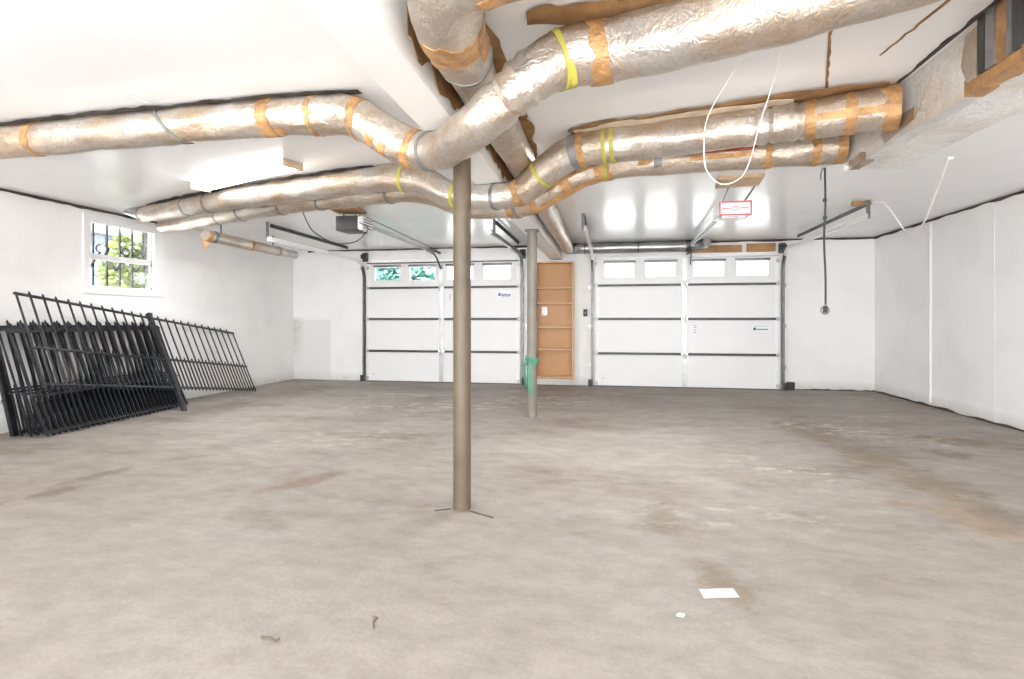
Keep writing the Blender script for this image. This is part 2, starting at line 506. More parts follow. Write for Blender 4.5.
M['leaf'] = plain('leaf_yellow_green', (0.17, 0.20, 0.05), 0.5, var=0.45, scale=5)
M['leaf_teal'] = plain('leaf_blue_green', (0.14, 0.30, 0.26), 0.5, var=0.4, scale=5)
M['bark'] = plain('bark', (0.16, 0.12, 0.09), 0.9, var=0.3)
M['siding'] = plain('house_siding', (0.12, 0.145, 0.19), 0.6, var=0.1)
M['ground'] = plain('outdoor_ground', (0.82, 0.82, 0.82), 0.9, var=0.2, scale=1.5)

# ------------------------------------------------------------------ helpers
def tag(o, label=None, cat=None, group=None, kind=None):
    if label: o['label'] = label
    if cat: o['category'] = cat
    if group: o['group'] = group
    if kind: o['kind'] = kind
    return o

def empty(name, loc=(0, 0, 0), rz=0.0):
    o = bpy.data.objects.new(name, None)
    o.empty_display_size = 0.1
    COL.objects.link(o)
    o.location = loc
    o.rotation_euler = (0, 0, rz)
    return o

def thing(name, label, cat, loc=(0, 0, 0), group=None, rz=0.0):
    return tag(empty(name, loc, rz), label, cat, group)

def link_mesh(name, bm, m, parent=None, smooth=True, loc=None):
    bmesh.ops.recalc_face_normals(bm, faces=bm.faces[:])
    me = bpy.data.meshes.new(name)
    bm.to_mesh(me)
    bm.free()
    if smooth:
        for p in me.polygons: p.use_smooth = True
        try: me.set_sharp_from_angle(angle=R(38))
        except Exception: pass
    me.materials.append(M[m] if isinstance(m, str) else m)
    o = bpy.data.objects.new(name, me)
    COL.objects.link(o)
    if parent is not None: o.parent = parent
    if loc is not None: o.location = loc
    return o

def box(bm, x0, x1, y0, y1, z0, z1, bevel=0.0, mat=None):
    """axis aligned box, optional bevel, optional transform"""
    t = bmesh.new()
    bmesh.ops.create_cube(t, size=1.0)
    for v in t.verts:
        v.co = Vector(((x0 + x1) / 2 + v.co.x * (x1 - x0), (y0 + y1) / 2 + v.co.y * (y1 - y0), (z0 + z1) / 2 + v.co.z * (z1 - z0)))
    if bevel > 0:
        bmesh.ops.bevel(t, geom=t.edges[:] + t.verts[:], offset=bevel, segments=2, affect='EDGES', profile=0.6)
    if mat is not None:
        bmesh.ops.transform(t, matrix=mat, verts=t.verts)
    merge(bm, t)
    return bm

def merge(bm, t):
    vm = {}
    for v in t.verts: vm[v] = bm.verts.new(v.co)
    for f in t.faces:
        try: bm.faces.new([vm[v] for v in f.verts])
        except ValueError: pass
    t.free()

def bxm(*a, **k): return box(bmesh.new(), *a, **k)

def frames(pts):
    """tangent, side, up for every point of a polyline"""
    out = []
    n = len(pts)
    up = Vector((0, 0, 1))
    for i in range(n):
        t = (pts[min(n - 1, i + 1)] - pts[max(0, i - 1)]).normalized()
        s = t.cross(up)
        if s.length < 0.15:
            s = out[-1][1].copy() if out else Vector((0, -1, 0))
            s = (s - t * s.dot(t))
        s.normalize()
        if out and s.dot(out[-1][1]) < -0.2: s = -s
        u = s.cross(t)
        u.normalize()
        out.append((t, s, u))
    return out

def catmull(ctrl, step=0.03):
    """ctrl: (x, y, z[, r]) tuples, smooth through all of them"""
    P = [Vector(c[:3]) for c in ctrl]
    r = [c[3] if len(c) > 3 else 0 for c in ctrl]
    P = [P[0] * 2 - P[1]] + P + [P[-1] * 2 - P[-2]]
    r = [r[0]] + r + [r[-1]]
    pts, rad = [], []
    for i in range(1, len(P) - 2):
        n = max(2, int((P[i + 1] - P[i]).length / step))
        for k in range(n):
            t = k / n
            a, b, c, d = P[i - 1], P[i], P[i + 1], P[i + 2]
            q = 0.5 * ((2 * b) + (c - a) * t + (2 * a - 5 * b + 4 * c - d) * t * t + (3 * b - a - 3 * c + d) * t ** 3)
            pts.append(q); rad.append(r[i] + (r[i + 1] - r[i]) * t)
    pts.append(P[-2]); rad.append(r[-2])
    return pts, rad

def tube(bm, pts, rad, seg=10, caps=True, closed=False):
    fr = frames(pts)
    rings = []
    for i, p in enumerate(pts):
        r = rad[i] if isinstance(rad, (list, tuple)) else rad
        t, s, u = fr[i]
        rings.append([bm.verts.new(p + (s * math.cos(a) + u * math.sin(a)) * r) for a in (2 * math.pi * k / seg for k in range(seg))])
    m = len(rings)
    for i in range(m if closed else m - 1):
        A, B = rings[i], rings[(i + 1) % m]
        for k in range(seg):
            bm.faces.new((A[k], A[(k + 1) % seg], B[(k + 1) % seg], B[k]))
    if caps and not closed:
        bm.faces.new(rings[0]); bm.faces.new(list(reversed(rings[-1])))
    return bm

def cable(ctrl, r, seg=8, step=0.03):
    pts, _ = catmull(ctrl, step)
    return tube(bmesh.new(), pts, r, seg)

def bar(bm, a, b, w, h=None, up=Vector((0, 0, 1))):
    """rectangular bar from a to b"""
    a, b = Vector(a), Vector(b)
    h = h or w
    t = (b - a).normalized()
    s = t.cross(up)
    if s.length < 1e-3: s = Vector((1, 0, 0))
    s.normalize()
    u = s.cross(t)
    q = [(-1, -1), (1, -1), (1, 1), (-1, 1)]
    A = [bm.verts.new(a + s * i * w / 2 + u * j * h / 2) for i, j in q]
    B = [bm.verts.new(b + s * i * w / 2 + u * j * h / 2) for i, j in q]
    for k in range(4): bm.faces.new((A[k], A[(k + 1) % 4], B[(k + 1) % 4], B[k]))
    bm.faces.new(A); bm.faces.new(list(reversed(B)))
    return bm

def lathe(bm, prof, seg=24, origin=(0, 0, 0)):
    """prof: (radius, z) pairs"""
    o = Vector(origin)
    rings = []
    for r, z in prof:
        rings.append([bm.verts.new(o + Vector((r * math.cos(2 * math.pi * k / seg), r * math.sin(2 * math.pi * k / seg), z))) for k in range(seg)])
    for A, B in zip(rings, rings[1:]):
        for k in range(seg): bm.faces.new((A[k], A[(k + 1) % seg], B[(k + 1) % seg], B[k]))
    bm.faces.new(list(reversed(rings[0]))); bm.faces.new(rings[-1])
    return bm

def grid_solid(bm, xs, zs, y0, y1, holes):
    """slab in the xz plane split on xs, zs; cells whose (ix, iz) is in holes are left open, edges of holes closed"""
    cell = {}
    V = {}
    def v(i, k, y):
        key = (i, k, y)
        if key not in V: V[key] = bm.verts.new((xs[i], y, zs[k]))
        return V[key]
    nx, nz = len(xs) - 1, len(zs) - 1
    solid = lambda i, k: 0 <= i < nx and 0 <= k < nz and (i, k) not in holes
    for i in range(nx):
        for k in range(nz):
            if not solid(i, k): continue
            for y in (y0, y1):
                bm.faces.new((v(i, k, y), v(i + 1, k, y), v(i + 1, k + 1, y), v(i, k + 1, y)))
            if not solid(i - 1, k): bm.faces.new((v(i, k, y0), v(i, k, y1), v(i, k + 1, y1), v(i, k + 1, y0)))
            if not solid(i + 1, k): bm.faces.new((v(i + 1, k, y0), v(i + 1, k, y1), v(i + 1, k + 1, y1), v(i + 1, k + 1, y0)))
            if not solid(i, k - 1): bm.faces.new((v(i, k, y0), v(i, k, y1), v(i + 1, k, y1), v(i + 1, k, y0)))
            if not solid(i, k + 1): bm.faces.new((v(i, k + 1, y0), v(i, k + 1, y1), v(i + 1, k + 1, y1), v(i + 1, k + 1, y0)))
    return bm

def swap_xy(bm):
    for v in bm.verts: v.co = Vector((v.co.y, v.co.x, v.co.z))
    return bm

def struct(name, bm, m, parent=None, smooth=False):
    o = link_mesh(name, bm, m, parent, smooth)
    if parent is None: o['kind'] = 'structure'
    return o

def duplicate(root, loc=None, matrix=None):
    r = root.copy(); COL.objects.link(r)
    if matrix is not None: r.matrix_world = matrix
    elif loc is not None: r.location = loc
    for ch in list(root.children):
        c = ch.copy(); COL.objects.link(c); c.parent = r
        for g in list(ch.children):
            d = g.copy(); COL.objects.link(d); d.parent = c
    return r

# ------------------------------------------------------------------ room shell
struct('floor', bxm(XL - 0.2, XR + 0.2, YF, YB + 0.12, -0.15, 0.0), 'floor')
struct('ceiling', bxm(XL - 0.2, XR + 0.2, YF, YB + 0.2, H, H + 0.15), 'ceiling')
WY0, WY1, WZ0, WZ1 = 5.07, 6.08, 1.445, 2.275      # window opening in the left wall
struct('wall_left', swap_xy(grid_solid(bmesh.new(), [YF, WY0, WY1, YB + 0.2], [0, WZ0, WZ1, H], XL - 0.2, XL, {(1, 1)})), 'wall_left')
struct('wall_right', bxm(XR, XR + 0.2, YF, YB + 0.2, 0, H), 'wall_right')
struct('wall_back', grid_solid(bmesh.new(), [XL, LD[0] + 0.04, LD[1] - 0.04, RD[0] + 0.04, RD[1] - 0.04, XR], [0, DTOP - 0.04, H], YB, YB + 0.2, {(1, 0), (3, 0)}), 'wall_back')
struct('ground', bxm(XL - 26, XR + 14, -16, YB + 22, -0.4, -0.16), 'ground')
beam = struct('beam', bxm(-0.985, -0.785, YF, YB - 0.001, 2.12, H - 0.0005, bevel=0.006), 'beam')

# dark open joints where the walls meet the ceiling
def wavy_strip(a, b, w, th, axis_w, n=60, amp=0.3, seed=0):
    """thin uneven strip from a to b; axis_w is the direction of its width, th its thickness downwards / outwards"""
    bm = bmesh.new()
    a, b, aw = Vector(a), Vector(b), Vector(axis_w)
    d = (b - a)
    th = Vector(th)
    rows = []
    for i in range(n + 1):
        p = a + d * (i / n)
        k = 1 + amp * noise.noise(Vector((i * 0.37 + seed, seed * 1.7, 0))) * 2
        k = max(0.12, k)
        rows.append([bm.verts.new(p), bm.verts.new(p + aw * w * k), bm.verts.new(p + aw * w * k + th), bm.verts.new(p + th)])
    for A, B in zip(rows, rows[1:]):
        for k in range(4): bm.faces.new((A[k], A[(k + 1) % 4], B[(k + 1) % 4], B[k]))
    bm.faces.new(rows[0]); bm.faces.new(list(reversed(rows[-1])))
    return bm
struct('trim_1', wavy_strip((XL + 0.001, 1.0, H - 0.001), (XL + 0.001, 6.45, H - 0.001), 0.028, (0.012, 0, 0), (0, 0, -1), 90, 0.5, 3), 'gap')
struct('trim_2', wavy_strip((XR - 0.001, 1.0, H - 0.001), (XR - 0.001, YB, H - 0.001), 0.026, (-0.012, 0, 0), (0, 0, -1), 90, 0.45, 5), 'gap')
struct('trim_3', wavy_strip((XL + 0.3, YB - 0.001, H - 0.001), (XR, YB - 0.001, H - 0.001), 0.024, (0, -0.012, 0), (0, 0, -1), 90, 0.35, 8), 'gap')
struct('baseboard_right', wavy_strip((XR - 0.001, 1.0, 0.001), (XR - 0.001, YB, 0.001), 0.018, (-0.012, 0, 0), (0, 0, 1), 90, 0.6, 15), 'gap')
struct('baseboard_back', wavy_strip((RD[1] + 0.12, YB - 0.001, 0.001), (XR, YB - 0.001, 0.001), 0.014, (0, -0.012, 0), (0, 0, 1), 40, 0.6, 18), 'gap')
# cracks and joints in the ceiling boards
struct('trim_4', wavy_strip((0.90, 2.42, H - 0.004), (1.20, 3.30, H - 0.004), 0.013, (0, 0, 0.0035), (1, -0.2, 0), 30, 0.3, 21), 'kraft')
ck = bmesh.new()
prev = None
for i in range(13):
    t = i / 12
    x = 1.283 + 0.05 * t + 0.012 * noise.noise(Vector((i * 0.9, 4, 0)))
    y = 2.853 - 0.46 * t
    w = 0.003 + 0.006 * abs(noise.noise(Vector((i * 0.8, 9, 2)))) + 0.004 * t
    cur = [ck.verts.new((x - w, y, H - 0.004)), ck.verts.new((x + w, y, H - 0.004)), ck.verts.new((x + w, y, H - 0.0005)), ck.verts.new((x - w, y, H - 0.0005))]
    if prev:
        for k in range(4): ck.faces.new((prev[k], prev[(k + 1) % 4], cur[(k + 1) % 4], cur[k]))
    else: ck.faces.new(cur)
    prev = cur
ck.faces.new(list(reversed(prev)))
struct('trim_5', ck, 'kraft')
# board joints on the right wall
struct('trim_6', bxm(XR - 0.003, XR - 0.0005, 6.49, 6.515, 0.02, H - 0.03), 'wall_right')

# header boards over the garage doors
struct('trim_7', bxm(LD[0] + 0.02, LD[1] - 0.02, YB - 0.03, YB - 0.002, 2.18, 2.325, bevel=0.004), 'white')
struct('trim_8', bxm(1.30, 2.08, YB - 0.05, YB - 0.002, 2.185, 2.30, bevel=0.004), 'lumber')
struct('trim_9', bxm(2.16, 2.58, YB - 0.05, YB - 0.002, 2.185, 2.315, bevel=0.004), 'lumber')

# saw cut joints beside the near post
for k, (a, b) in enumerate((((-0.905, 3.0, 0.0), (-0.99, 2.955, 0.0)), ((-0.79, 2.985, 0.0), (-0.635, 2.905, 0.0)))):
    bmj = bmesh.new()
    bar(bmj, (a[0], a[1], 0.002), (b[0], b[1], 0.002), 0.009, 0.004)
    struct('trim_%d' % (10 + k), bmj, 'gap')

# ------------------------------------------------------------------ window
win = struct('window_1', swap_xy(grid_solid(bmesh.new(), [WY0 - 0.045, WY0 + 0.035, WY1 - 0.11, WY1 + 0.045], [WZ0 - 0.045, WZ0 + 0.045, WZ1 - 0.06, WZ1 + 0.03], XL - 0.02, XL + 0.025, {(1, 1)})), 'white')
mz = 1.835
struct('sash', bxm(XL - 0.075, XL - 0.03, WY0 + 0.002, WY1 - 0.002, mz - 0.035, mz + 0.03, bevel=0.004), 'white', win)
struct('sash', bxm(XL - 0.075, XL - 0.03, WY0 + 0.002, WY0 + 0.05, WZ0 + 0.002, WZ1 - 0.002, bevel=0.004), 'white', win)
struct('sash', bxm(XL - 0.075, XL - 0.03, WY1 - 0.12, WY1 - 0.002, WZ0 + 0.002, WZ1 - 0.002, bevel=0.004), 'white', win)
struct('sill', bxm(XL - 0.075, XL - 0.03, WY0 + 0.05, WY1 - 0.12, WZ0 + 0.002, WZ0 + 0.055, bevel=0.004), 'white', win)
struct('pane', bxm(XL - 0.06, XL - 0.055, WY0 + 0.04, WY1 - 0.11, mz + 0.02, WZ1 - 0.01), 'glass', win)
struct('pane', bxm(XL - 0.05, XL - 0.045, WY0 + 0.04, WY1 - 0.11, WZ0 + 0.04, mz - 0.02), 'glass', win)
for zz in (1.80, 1.50):
    bmk = bmesh.new()
    box(bmk, XL - 0.028, XL - 0.012, WY1 - 0.105, WY1 - 0.08, zz - 0.018, zz + 0.018, bevel=0.005)
    box(bmk, XL - 0.02, XL - 0.012, WY1 - 0.135, WY1 - 0.095, zz - 0.006, zz + 0.006, bevel=0.002)
    struct('latch', bmk, 'ink', win)
# iron guard outside the window
gd = thing('window_guard', 'black iron security bars with scrollwork outside the small window', 'window bars', (XL - 0.16, 0, 0))
nb = 6
for i in range(nb):
    y = WY0 + 0.05 + (WY1 - WY0 - 0.14) * i / (nb - 1)
    b_ = bmesh.new()
    bar(b_, (0, y, WZ0 - 0.03), (0, y, WZ1 + 0.02), 0.019, 0.019, up=Vector((0, 1, 0)))
    link_mesh('bar', b_, 'iron', gd)
for zz in (WZ0 + 0.02, WZ1 - 0.03):
    b_ = bmesh.new()
    bar(b_, (0.012, WY0 - 0.02, zz), (0.012, WY1 + 0.02, zz), 0.012, 0.02)
    link_mesh('rail', b_, 'iron_grey', gd)
for yc in (WY0 + 0.16, WY0 + 0.50, WY0 + 0.78):
    b_ = bmesh.new()
    for sx in (-1, 1):
        bar(b_, (0.014, yc, 1.70), (0.014, yc + sx * 0.14, 1.90), 0.02, 0.02, up=Vector((1, 0, 0)))
        pts = [Vector((0.014, yc + sx * (0.14 - 0.05 * math.sin(t)), 1.90 + 0.045 * (1 - math.cos(t)))) for t in (math.pi * k / 10 for k in range(11))]
        tube(b_, pts, 0.011, 6)
    link_mesh('scroll', b_, 'iron', gd)

# planting and a neighbour's house beyond the window
def shrub(name, label, cat, loc, size, n, m, seed):
    rnd = random.Random(seed)
    t = thing(name, label, cat, loc)
    b_ = bmesh.new()
    for k in range(5):
        a = rnd.uniform(0, 6.28)
        pts, _ = catmull([(0, 0, 0), (0.15 * math.cos(a), 0.15 * math.sin(a), size[2] * 0.35), (size[0] * 0.4 * math.cos(a), size[1] * 0.4 * math.sin(a), size[2] * 0.75)], 0.15)
        tube(b_, pts, [0.05 * (1 - 0.75 * i / len(pts)) for i in range(len(pts))], 6)
    link_mesh('stem', b_, 'bark', t)
    b_ = bmesh.new()
    for k in range(n):
        while True:
            p = Vector((rnd.uniform(-1, 1), rnd.uniform(-1, 1), rnd.uniform(-1, 1)))
            if 0.15 < p.length < 1: break
        q = Vector((p.x * size[0], p.y * size[1], size[2] * (0.56 + 0.44 * p.z)))
        q += Vector((noise.noise(q * 1.2), noise.noise(q * 1.2 + Vector((5, 0, 0))), 0)) * 0.25
        d1 = Vector((rnd.uniform(-1, 1), rnd.uniform(-1, 1), rnd.uniform(-0.6, 0.6))).normalized()
        d2 = d1.cross(Vector((rnd.uniform(-1, 1), rnd.uniform(-1, 1), rnd.uniform(-1, 1)))).normalized()
        l, w = rnd.uniform(0.10, 0.18), rnd.uniform(0.04, 0.07)
        A = [q - d1 * l, q + d2 * w + d1.cross(d2) * 0.01, q + d1 * l, q - d2 * w + d1.cross(d2) * 0.01]
        b_.faces.new([b_.verts.new(x) for x in A])
    link_mesh('foliage', b_, m, t, smooth=False)
    return t
shrub('shrub', 'yellow-green shrub seen through the middle of the barred window', 'shrub', (-8.7, 8.75, -0.16), (0.75, 0.6, 2.9), 1300, 'leaf', 3)
shrub('shrub', 'yellow-green shrub seen through the far edge of the barred window', 'shrub', (-8.2, 10.7, -0.16), (0.8, 0.6, 3.1), 1200, 'leaf', 5)
shrub('shrub', 'teal-green shrub seen through the two clear panes of one garage door', 'shrub', (-4.95, 12.2, -0.16), (1.25, 0.8, 3.2), 3600, 'leaf_teal', 8)
hs = thing('house', 'pale blue clapboard house beyond the barred window', 'house', (-11.5, 8.75, -0.16))
b_ = bmesh.new()
for k in range(16):
    box(b_, -3.0, 0.0, -2.4, 2.0, 0.02 + k * 0.2, 0.215 + k * 0.2)
link_mesh('wall', b_, 'siding', hs, smooth=False)
b_ = bmesh.new()
vv = [b_.verts.new(p) for p in ((-3.2, -2.6, 3.22), (0.2, -2.6, 3.22), (0.2, 2.2, 3.22), (-3.2, 2.2, 3.22), (-1.5, -2.6, 4.4), (-1.5, 2.2, 4.4))]
for f in ((0, 1, 2, 3), (0, 1, 4), (3, 2, 5), (1, 2, 5, 4), (0, 3, 5, 4)): b_.faces.new([vv[i] for i in f])
link_mesh('roof', b_, 'track', hs, smooth=False)

# ------------------------------------------------------------------ garage doors
def garage_door(idx, x0, x1, label, win_mat):
    t = tag(empty('door_%d' % idx, (0, 0, 0)), label, 'garage door', None, 'structure')
    yf, yb = YB - 0.062, YB - 0.012
    zj = [0.0, 0.55, 1.12, 1.675, DTOP]
    xm = (x0 + x1) / 2
    w = x1 - x0
    for k in range(4):
        z0, z1 = zj[k] + 0.012, zj[k + 1] - 0.006
        b_ = bmesh.new()
        if k < 3:
            box(b_, x0, x1, yf, yb, z0, z1, bevel=0.006)
        else:
            ww = 0.50
            cs = [x0 + 0.17 + ww / 2, x0 + 0.17 + ww / 2 + (w / 2 - 0.12 - ww - 0.15), 0, 0]
            cs[0] = x0 + 0.40; cs[1] = x0 + 1.06; cs[2] = x1 - 1.06; cs[3] = x1 - 0.40
            xs = [x0]
            for c in cs: xs += [c - ww / 2, c + ww / 2]
            xs.append(x1)
            zs = [z0, 1.79, 2.075, z1]
            grid_solid(b_, xs, zs, yf, yb, {(1, 1), (3, 1), (5, 1), (7, 1)})
        sec = link_mesh('door_section', b_, 'door', t, smooth=False)
        if k == 3:
            for c in cs:
                b_ = bmesh.new()
                za, zb = zs[1], zs[2]
                grid_solid(b_, [c - ww / 2 - 0.025, c - ww / 2 + 0.02, c + ww / 2 - 0.02, c + ww / 2 + 0.025], [za - 0.025, za + 0.018, zb - 0.045, zb + 0.025], yf - 0.014, yf + 0.02, {(1, 1)})
                fr_ = link_mesh('window_frame', b_, 'door', sec, smooth=False)
                link_mesh('pane', bxm(c - ww / 2 + 0.004, c + ww / 2 - 0.004, yf + 0.026, yf + 0.031, za + 0.004, zb - 0.004), win_mat, sec)
                link_mesh('shade_bar', bxm(c - ww / 2 - 0.012, c + ww / 2 + 0.012, yf - 0.032, yf - 0.015, zb - 0.028, zb + 0.004, bevel=0.003), 'track', sec)
        # dark reinforcing strut along the upper edge of the section
        if k < 3:
            for a_, c_ in ((x0 + 0.035, xm - 0.05), (xm + 0.05, x1 - 0.035)):
                b_ = bmesh.new()
                box(b_, a_, c_, yf - 0.012, yf - 0.001, z1 - 0.016, z1 + 0.022, bevel=0.002)
                box(b_, a_, c_, yf - 0.032, yf - 0.001, z1 - 0.016, z1 - 0.010)
                link_mesh('strut', b_, 'strut', t, smooth=False)
    # end stiles and perforated centre stile
    for a_, c_ in ((x0 + 0.0, x0 + 0.07), (x1 - 0.07, x1 - 0.0)):
        b_ = bmesh.new()
        for k in range(4): box(b_, a_, c_, yf - 0.004, yf - 0.0005, zj[k] + 0.02, zj[k + 1] - 0.03)
        link_mesh('end_stile', b_, 'white', t, smooth=False)
    b_ = bmesh.new()
    for k in range(4):
        box(b_, xm - 0.038, xm + 0.038, yf - 0.012, yf - 0.0005, zj[k] + 0.02, zj[k + 1] - 0.015, bevel=0.002)
        for q in range(7):
            z_ = 0.06 + zj[k] + q * 0.055
            box(b_, xm - 0.008, xm + 0.008, yf - 0.0145, yf - 0.012, z_, z_ + 0.02)
    link_mesh('centre_stile', b_, 'track_light', t, smooth=False)
    # hinges on the centre stile and roller hinges at the ends
    for k in range(1, 4):
        z_ = zj[k]
        b_ = bmesh.new()
        box(b_, xm - 0.03, xm + 0.03, yf - 0.02, yf - 0.013, z_ - 0.075, z_ + 0.075, bevel=0.003)
        tube(b_, [Vector((xm - 0.035, yf - 0.024, z_)), Vector((xm + 0.035, yf - 0.024, z_))], 0.009, 8)
        link_mesh('hinge', b_, 'track_light', t)
    for k in range(0, 5):
        z_ = min(max(zj[k], 0.06), DTOP - 0.10)
        for xx, s in ((x0 + 0.03, -1), (x1 - 0.03, 1)):
            b_ = bmesh.new()
            box(b_, xx - 0.02, xx + 0.02, yf - 0.016, yf - 0.005, z_ - 0.03, z_ + 0.03, bevel=0.003)
            tube(b_, [Vector((xx, yf - 0.022, z_)), Vector((xx + s * 0.075, yf - 0.022, z_))], 0.006, 8)
            link_mesh('roller_hinge', b_, 'track_light', t)
    # strut along the very top, rubber seal at the foot
    b_ = bmesh.new()
    box(b_, x0 + 0.02, x1 - 0.02, yf - 0.04, yf - 0.001, DTOP - 0.030, DTOP - 0.012, bevel=0.002)
    link_mesh('top_strut', b_, 'strut' if idx == 1 else 'track_light', t, smooth=False)
    link_mesh('bottom_seal', bxm(x0, x1, yf + 0.004, yb - 0.004, 0.001, 0.011), 'cord_black', t)
    return t
d1 = garage_door(1, LD[0], LD[1], 'white sectional garage door behind the near post, two panes showing teal greenery', 'glass_door')
d2 = garage_door(2, RD[0], RD[1], 'white sectional garage door beside the wooden bookcase, all four panes white', 'glass_door')
YD = YB - 0.062

def sticker(name, x0, x1, z0, z1, door, label, shapes, base=True, y=YD - 0.0012):
    b_ = bxm(x0, x1, y - 0.0005, y, z0, z1)
    o = link_mesh(name, b_, 'sticker' if base else 'door', door)
    if label: o['label'] = label
    for pts, m in shapes:
        b_ = bmesh.new()
        A = [b_.verts.new((p[0], y - 0.0012, p[1])) for p in pts]
        B = [b_.verts.new((p[0], y - 0.0006, p[1])) for p in pts]
        b_.faces.new(A); b_.faces.new(list(reversed(B)))
        n = len(A)
        for i in range(n): b_.faces.new((A[i], A[(i + 1) % n], B[(i + 1) % n], B[i]))
        link_mesh('print', b_, m, o, smooth=False)
    return o
def rect(x0, x1, z0, z1): return [(x0, z0), (x1, z0), (x1, z1), (x0, z1)]
sh = [([(-1.885, 1.515), (-1.835, 1.515), (-1.848, 1.565), (-1.862, 1.585)], 'ink_blue')]
xx = -1.825
for w_, h_ in ((0.022, 0.034), (0.02, 0.026), (0.026, 0.034), (0.016, 0.026), (0.022, 0.026), (0.02, 0.03)):
    sh.append((rect(xx, xx + w_, 1.515, 1.515 + h_), 'ink_blue')); xx += w_ + 0.006
sh.append((rect(-1.825, -1.67, 1.495, 1.502), 'ink_blue'))
sticker('maker_label', -1.90, -1.652, 1.485, 1.60, d1, 'small white label with dark blue emblem and print', sh)
sh = [(rect(2.245, 2.285, 0.935, 0.98), 'ink')]
xx = 2.30
for w_ in (0.022, 0.016, 0.026, 0.018, 0.024, 0.02):
    sh.append((rect(xx, xx + w_, 0.94, 0.962), 'ink')); xx += w_ + 0.007
sh.append((rect(2.25, 2.47, 0.995, 0.999), 'ink'))
sticker('maker_label', 2.235, 2.49, 0.92, 1.01, d2, 'small white label with dark emblem and print', sh)
sh = []
for z_ in (0.89, 0.93, 0.97, 1.0):
    sh.append((rect(1.335, 1.385, z_, z_ + 0.012), 'track'))
sticker('warning_label', 1.325, 1.395, 0.875, 1.02, d2, 'narrow white label with grey print', sh)
sh = [(rect(-2.76, -2.73, 1.45 + 0.03 * k, 1.464 + 0.03 * k), 'track') for k in range(4)]
sticker('warning_label', -2.77, -2.72, 1.44, 1.57, d1, 'narrow white label with grey print', sh)
for dd, xa in ((d1, LD[0] + 0.11), (d2, RD[0] + 0.11)):
    sticker('inspection_mark', xa, xa + 0.05, 0.1, 0.15, dd, None, [([(xa + 0.01, 0.14), (xa + 0.04, 0.14), (xa + 0.025, 0.11)], 'strap_grey')], True)

# ------------------------------------------------------------------ door tracks
def track(x, s, yend, label, hor_mat, zt=2.2, head=True):
    """one door track: upright, bend, horizontal run, hanger and ceiling angle; s = side on which the door lies"""
    t = thing('garage_door_track', label, 'door track', (x, YB - 0.09, 0), 'garage door tracks')
    def chan(path, m, nm):
        b_ = bmesh.new()
        fr = frames(path)
        prof = [(-0.018, -0.026), (0.018, -0.026), (0.018, 0.026), (-0.018, 0.026), (-0.018, 0.020), (0.013, 0.020), (0.013, -0.020), (-0.018, -0.020)]
        rings = []
        for p, (tt, ss, uu) in zip(path, fr):
            nx = Vector((s, 0, 0))
            o2 = nx.cross(tt).normalized()
            rings.append([b_.verts.new(p - nx * a + o2 * c) for a, c in prof])
        n = len(prof)
        for A, B in zip(rings, rings[1:]):
            for k in range(n): b_.faces.new((A[k], A[(k + 1) % n], B[(k + 1) % n], B[k]))
        b_.faces.new(rings[0]); b_.faces.new(list(reversed(rings[-1])))
        return link_mesh(nm, b_, m, t, smooth=False)
    r = 0.32
    up = [Vector((0, 0, 0.015)), Vector((0, 0, 1.0)), Vector((0, 0, zt - r))]
    up += [Vector((0, -r + r * math.cos(a), zt - r + r * math.sin(a))) for a in (R(9 * k) for k in range(1, 6))]
    chan(up, 'track', 'upright_track')
    bend = [Vector((0, -r + r * math.cos(a), zt - r + r * math.sin(a))) for a in (R(9 * k) for k in range(5, 11))]
    yh = yend - (YB - 0.09)
    bend += [Vector((0, -r - 0.1 - (abs(yh) - r - 0.1) * k / 6, zt)) for k in range(0, 7)]
    chan(bend, hor_mat, 'overhead_track')
    # wall brackets
    for z_ in (0.35, 1.0, 1.65):
        b_ = bmesh.new()
        box(b_, -s * 0.02 - 0.004, -s * 0.02 + 0.004, 0.0, 0.086, z_ - 0.035, z_ + 0.035)
        box(b_, min(-s * 0.02, -s * 0.075), max(-s * 0.02, -s * 0.075), 0.08, 0.088, z_ - 0.035, z_ + 0.035)
        link_mesh('bracket', b_, 'track_light', t, smooth=False)
    # perforated hanger at the end
    b_ = bmesh.new()
    xo = -s * 0.032
    box(b_, xo - 0.003, xo + 0.003, yh + 0.02, yh + 0.06, zt - 0.02, H - 0.001)
    box(b_, xo - 0.02, xo + 0.02, yh + 0.02, yh + 0.024, zt - 0.02, H - 0.001)
    if x > 2: link_mesh('mounting_board', bxm(xo - 0.13, xo + 0.05, yh + 0.061, yh + 0.12, H - 0.045, H - 0.001, bevel=0.004), 'lumber', t)
    for q in range(5): box(b_, xo - 0.006, xo + 0.006, yh + 0.032, yh + 0.048, zt + q * 0.03, zt + q * 0.03 + 0.012)
    link_mesh('hanger', b_, 'track', t, smooth=False)
    # dark angle running along under the ceiling
    b_ = bmesh.new()
    bar(b_, (xo, yh + 0.08, 2.335), (xo, -0.55, 2.325), 0.006, 0.045)
    bar(b_, (xo + 0.014, yh + 0.08, 2.355), (xo + 0.014, -0.55, 2.345), 0.03, 0.006)
    link_mesh('ceiling_angle', b_, 'strut', t, smooth=False)
    # bearing bracket at the head and cable drum
    if head:
        b_ = bmesh.new()
        box(b_, -0.045, 0.045, 0.02, 0.084, 2.15, 2.31, bevel=0.006)
        tube(b_, [Vector((-0.05, 0.0, 2.24)), Vector((0.05, 0.0, 2.24))], 0.045, 16)
        link_mesh('bearing_bracket', b_, 'strut', t)
    # foot
    b_ = bmesh.new()
    box(b_, -0.035 - s * 0.03, 0.035 - s * 0.03, -0.03, 0.05, 0.001, 0.11, bevel=0.006)
    link_mesh('foot_sensor', b_, 'cord_black', t)
    return t
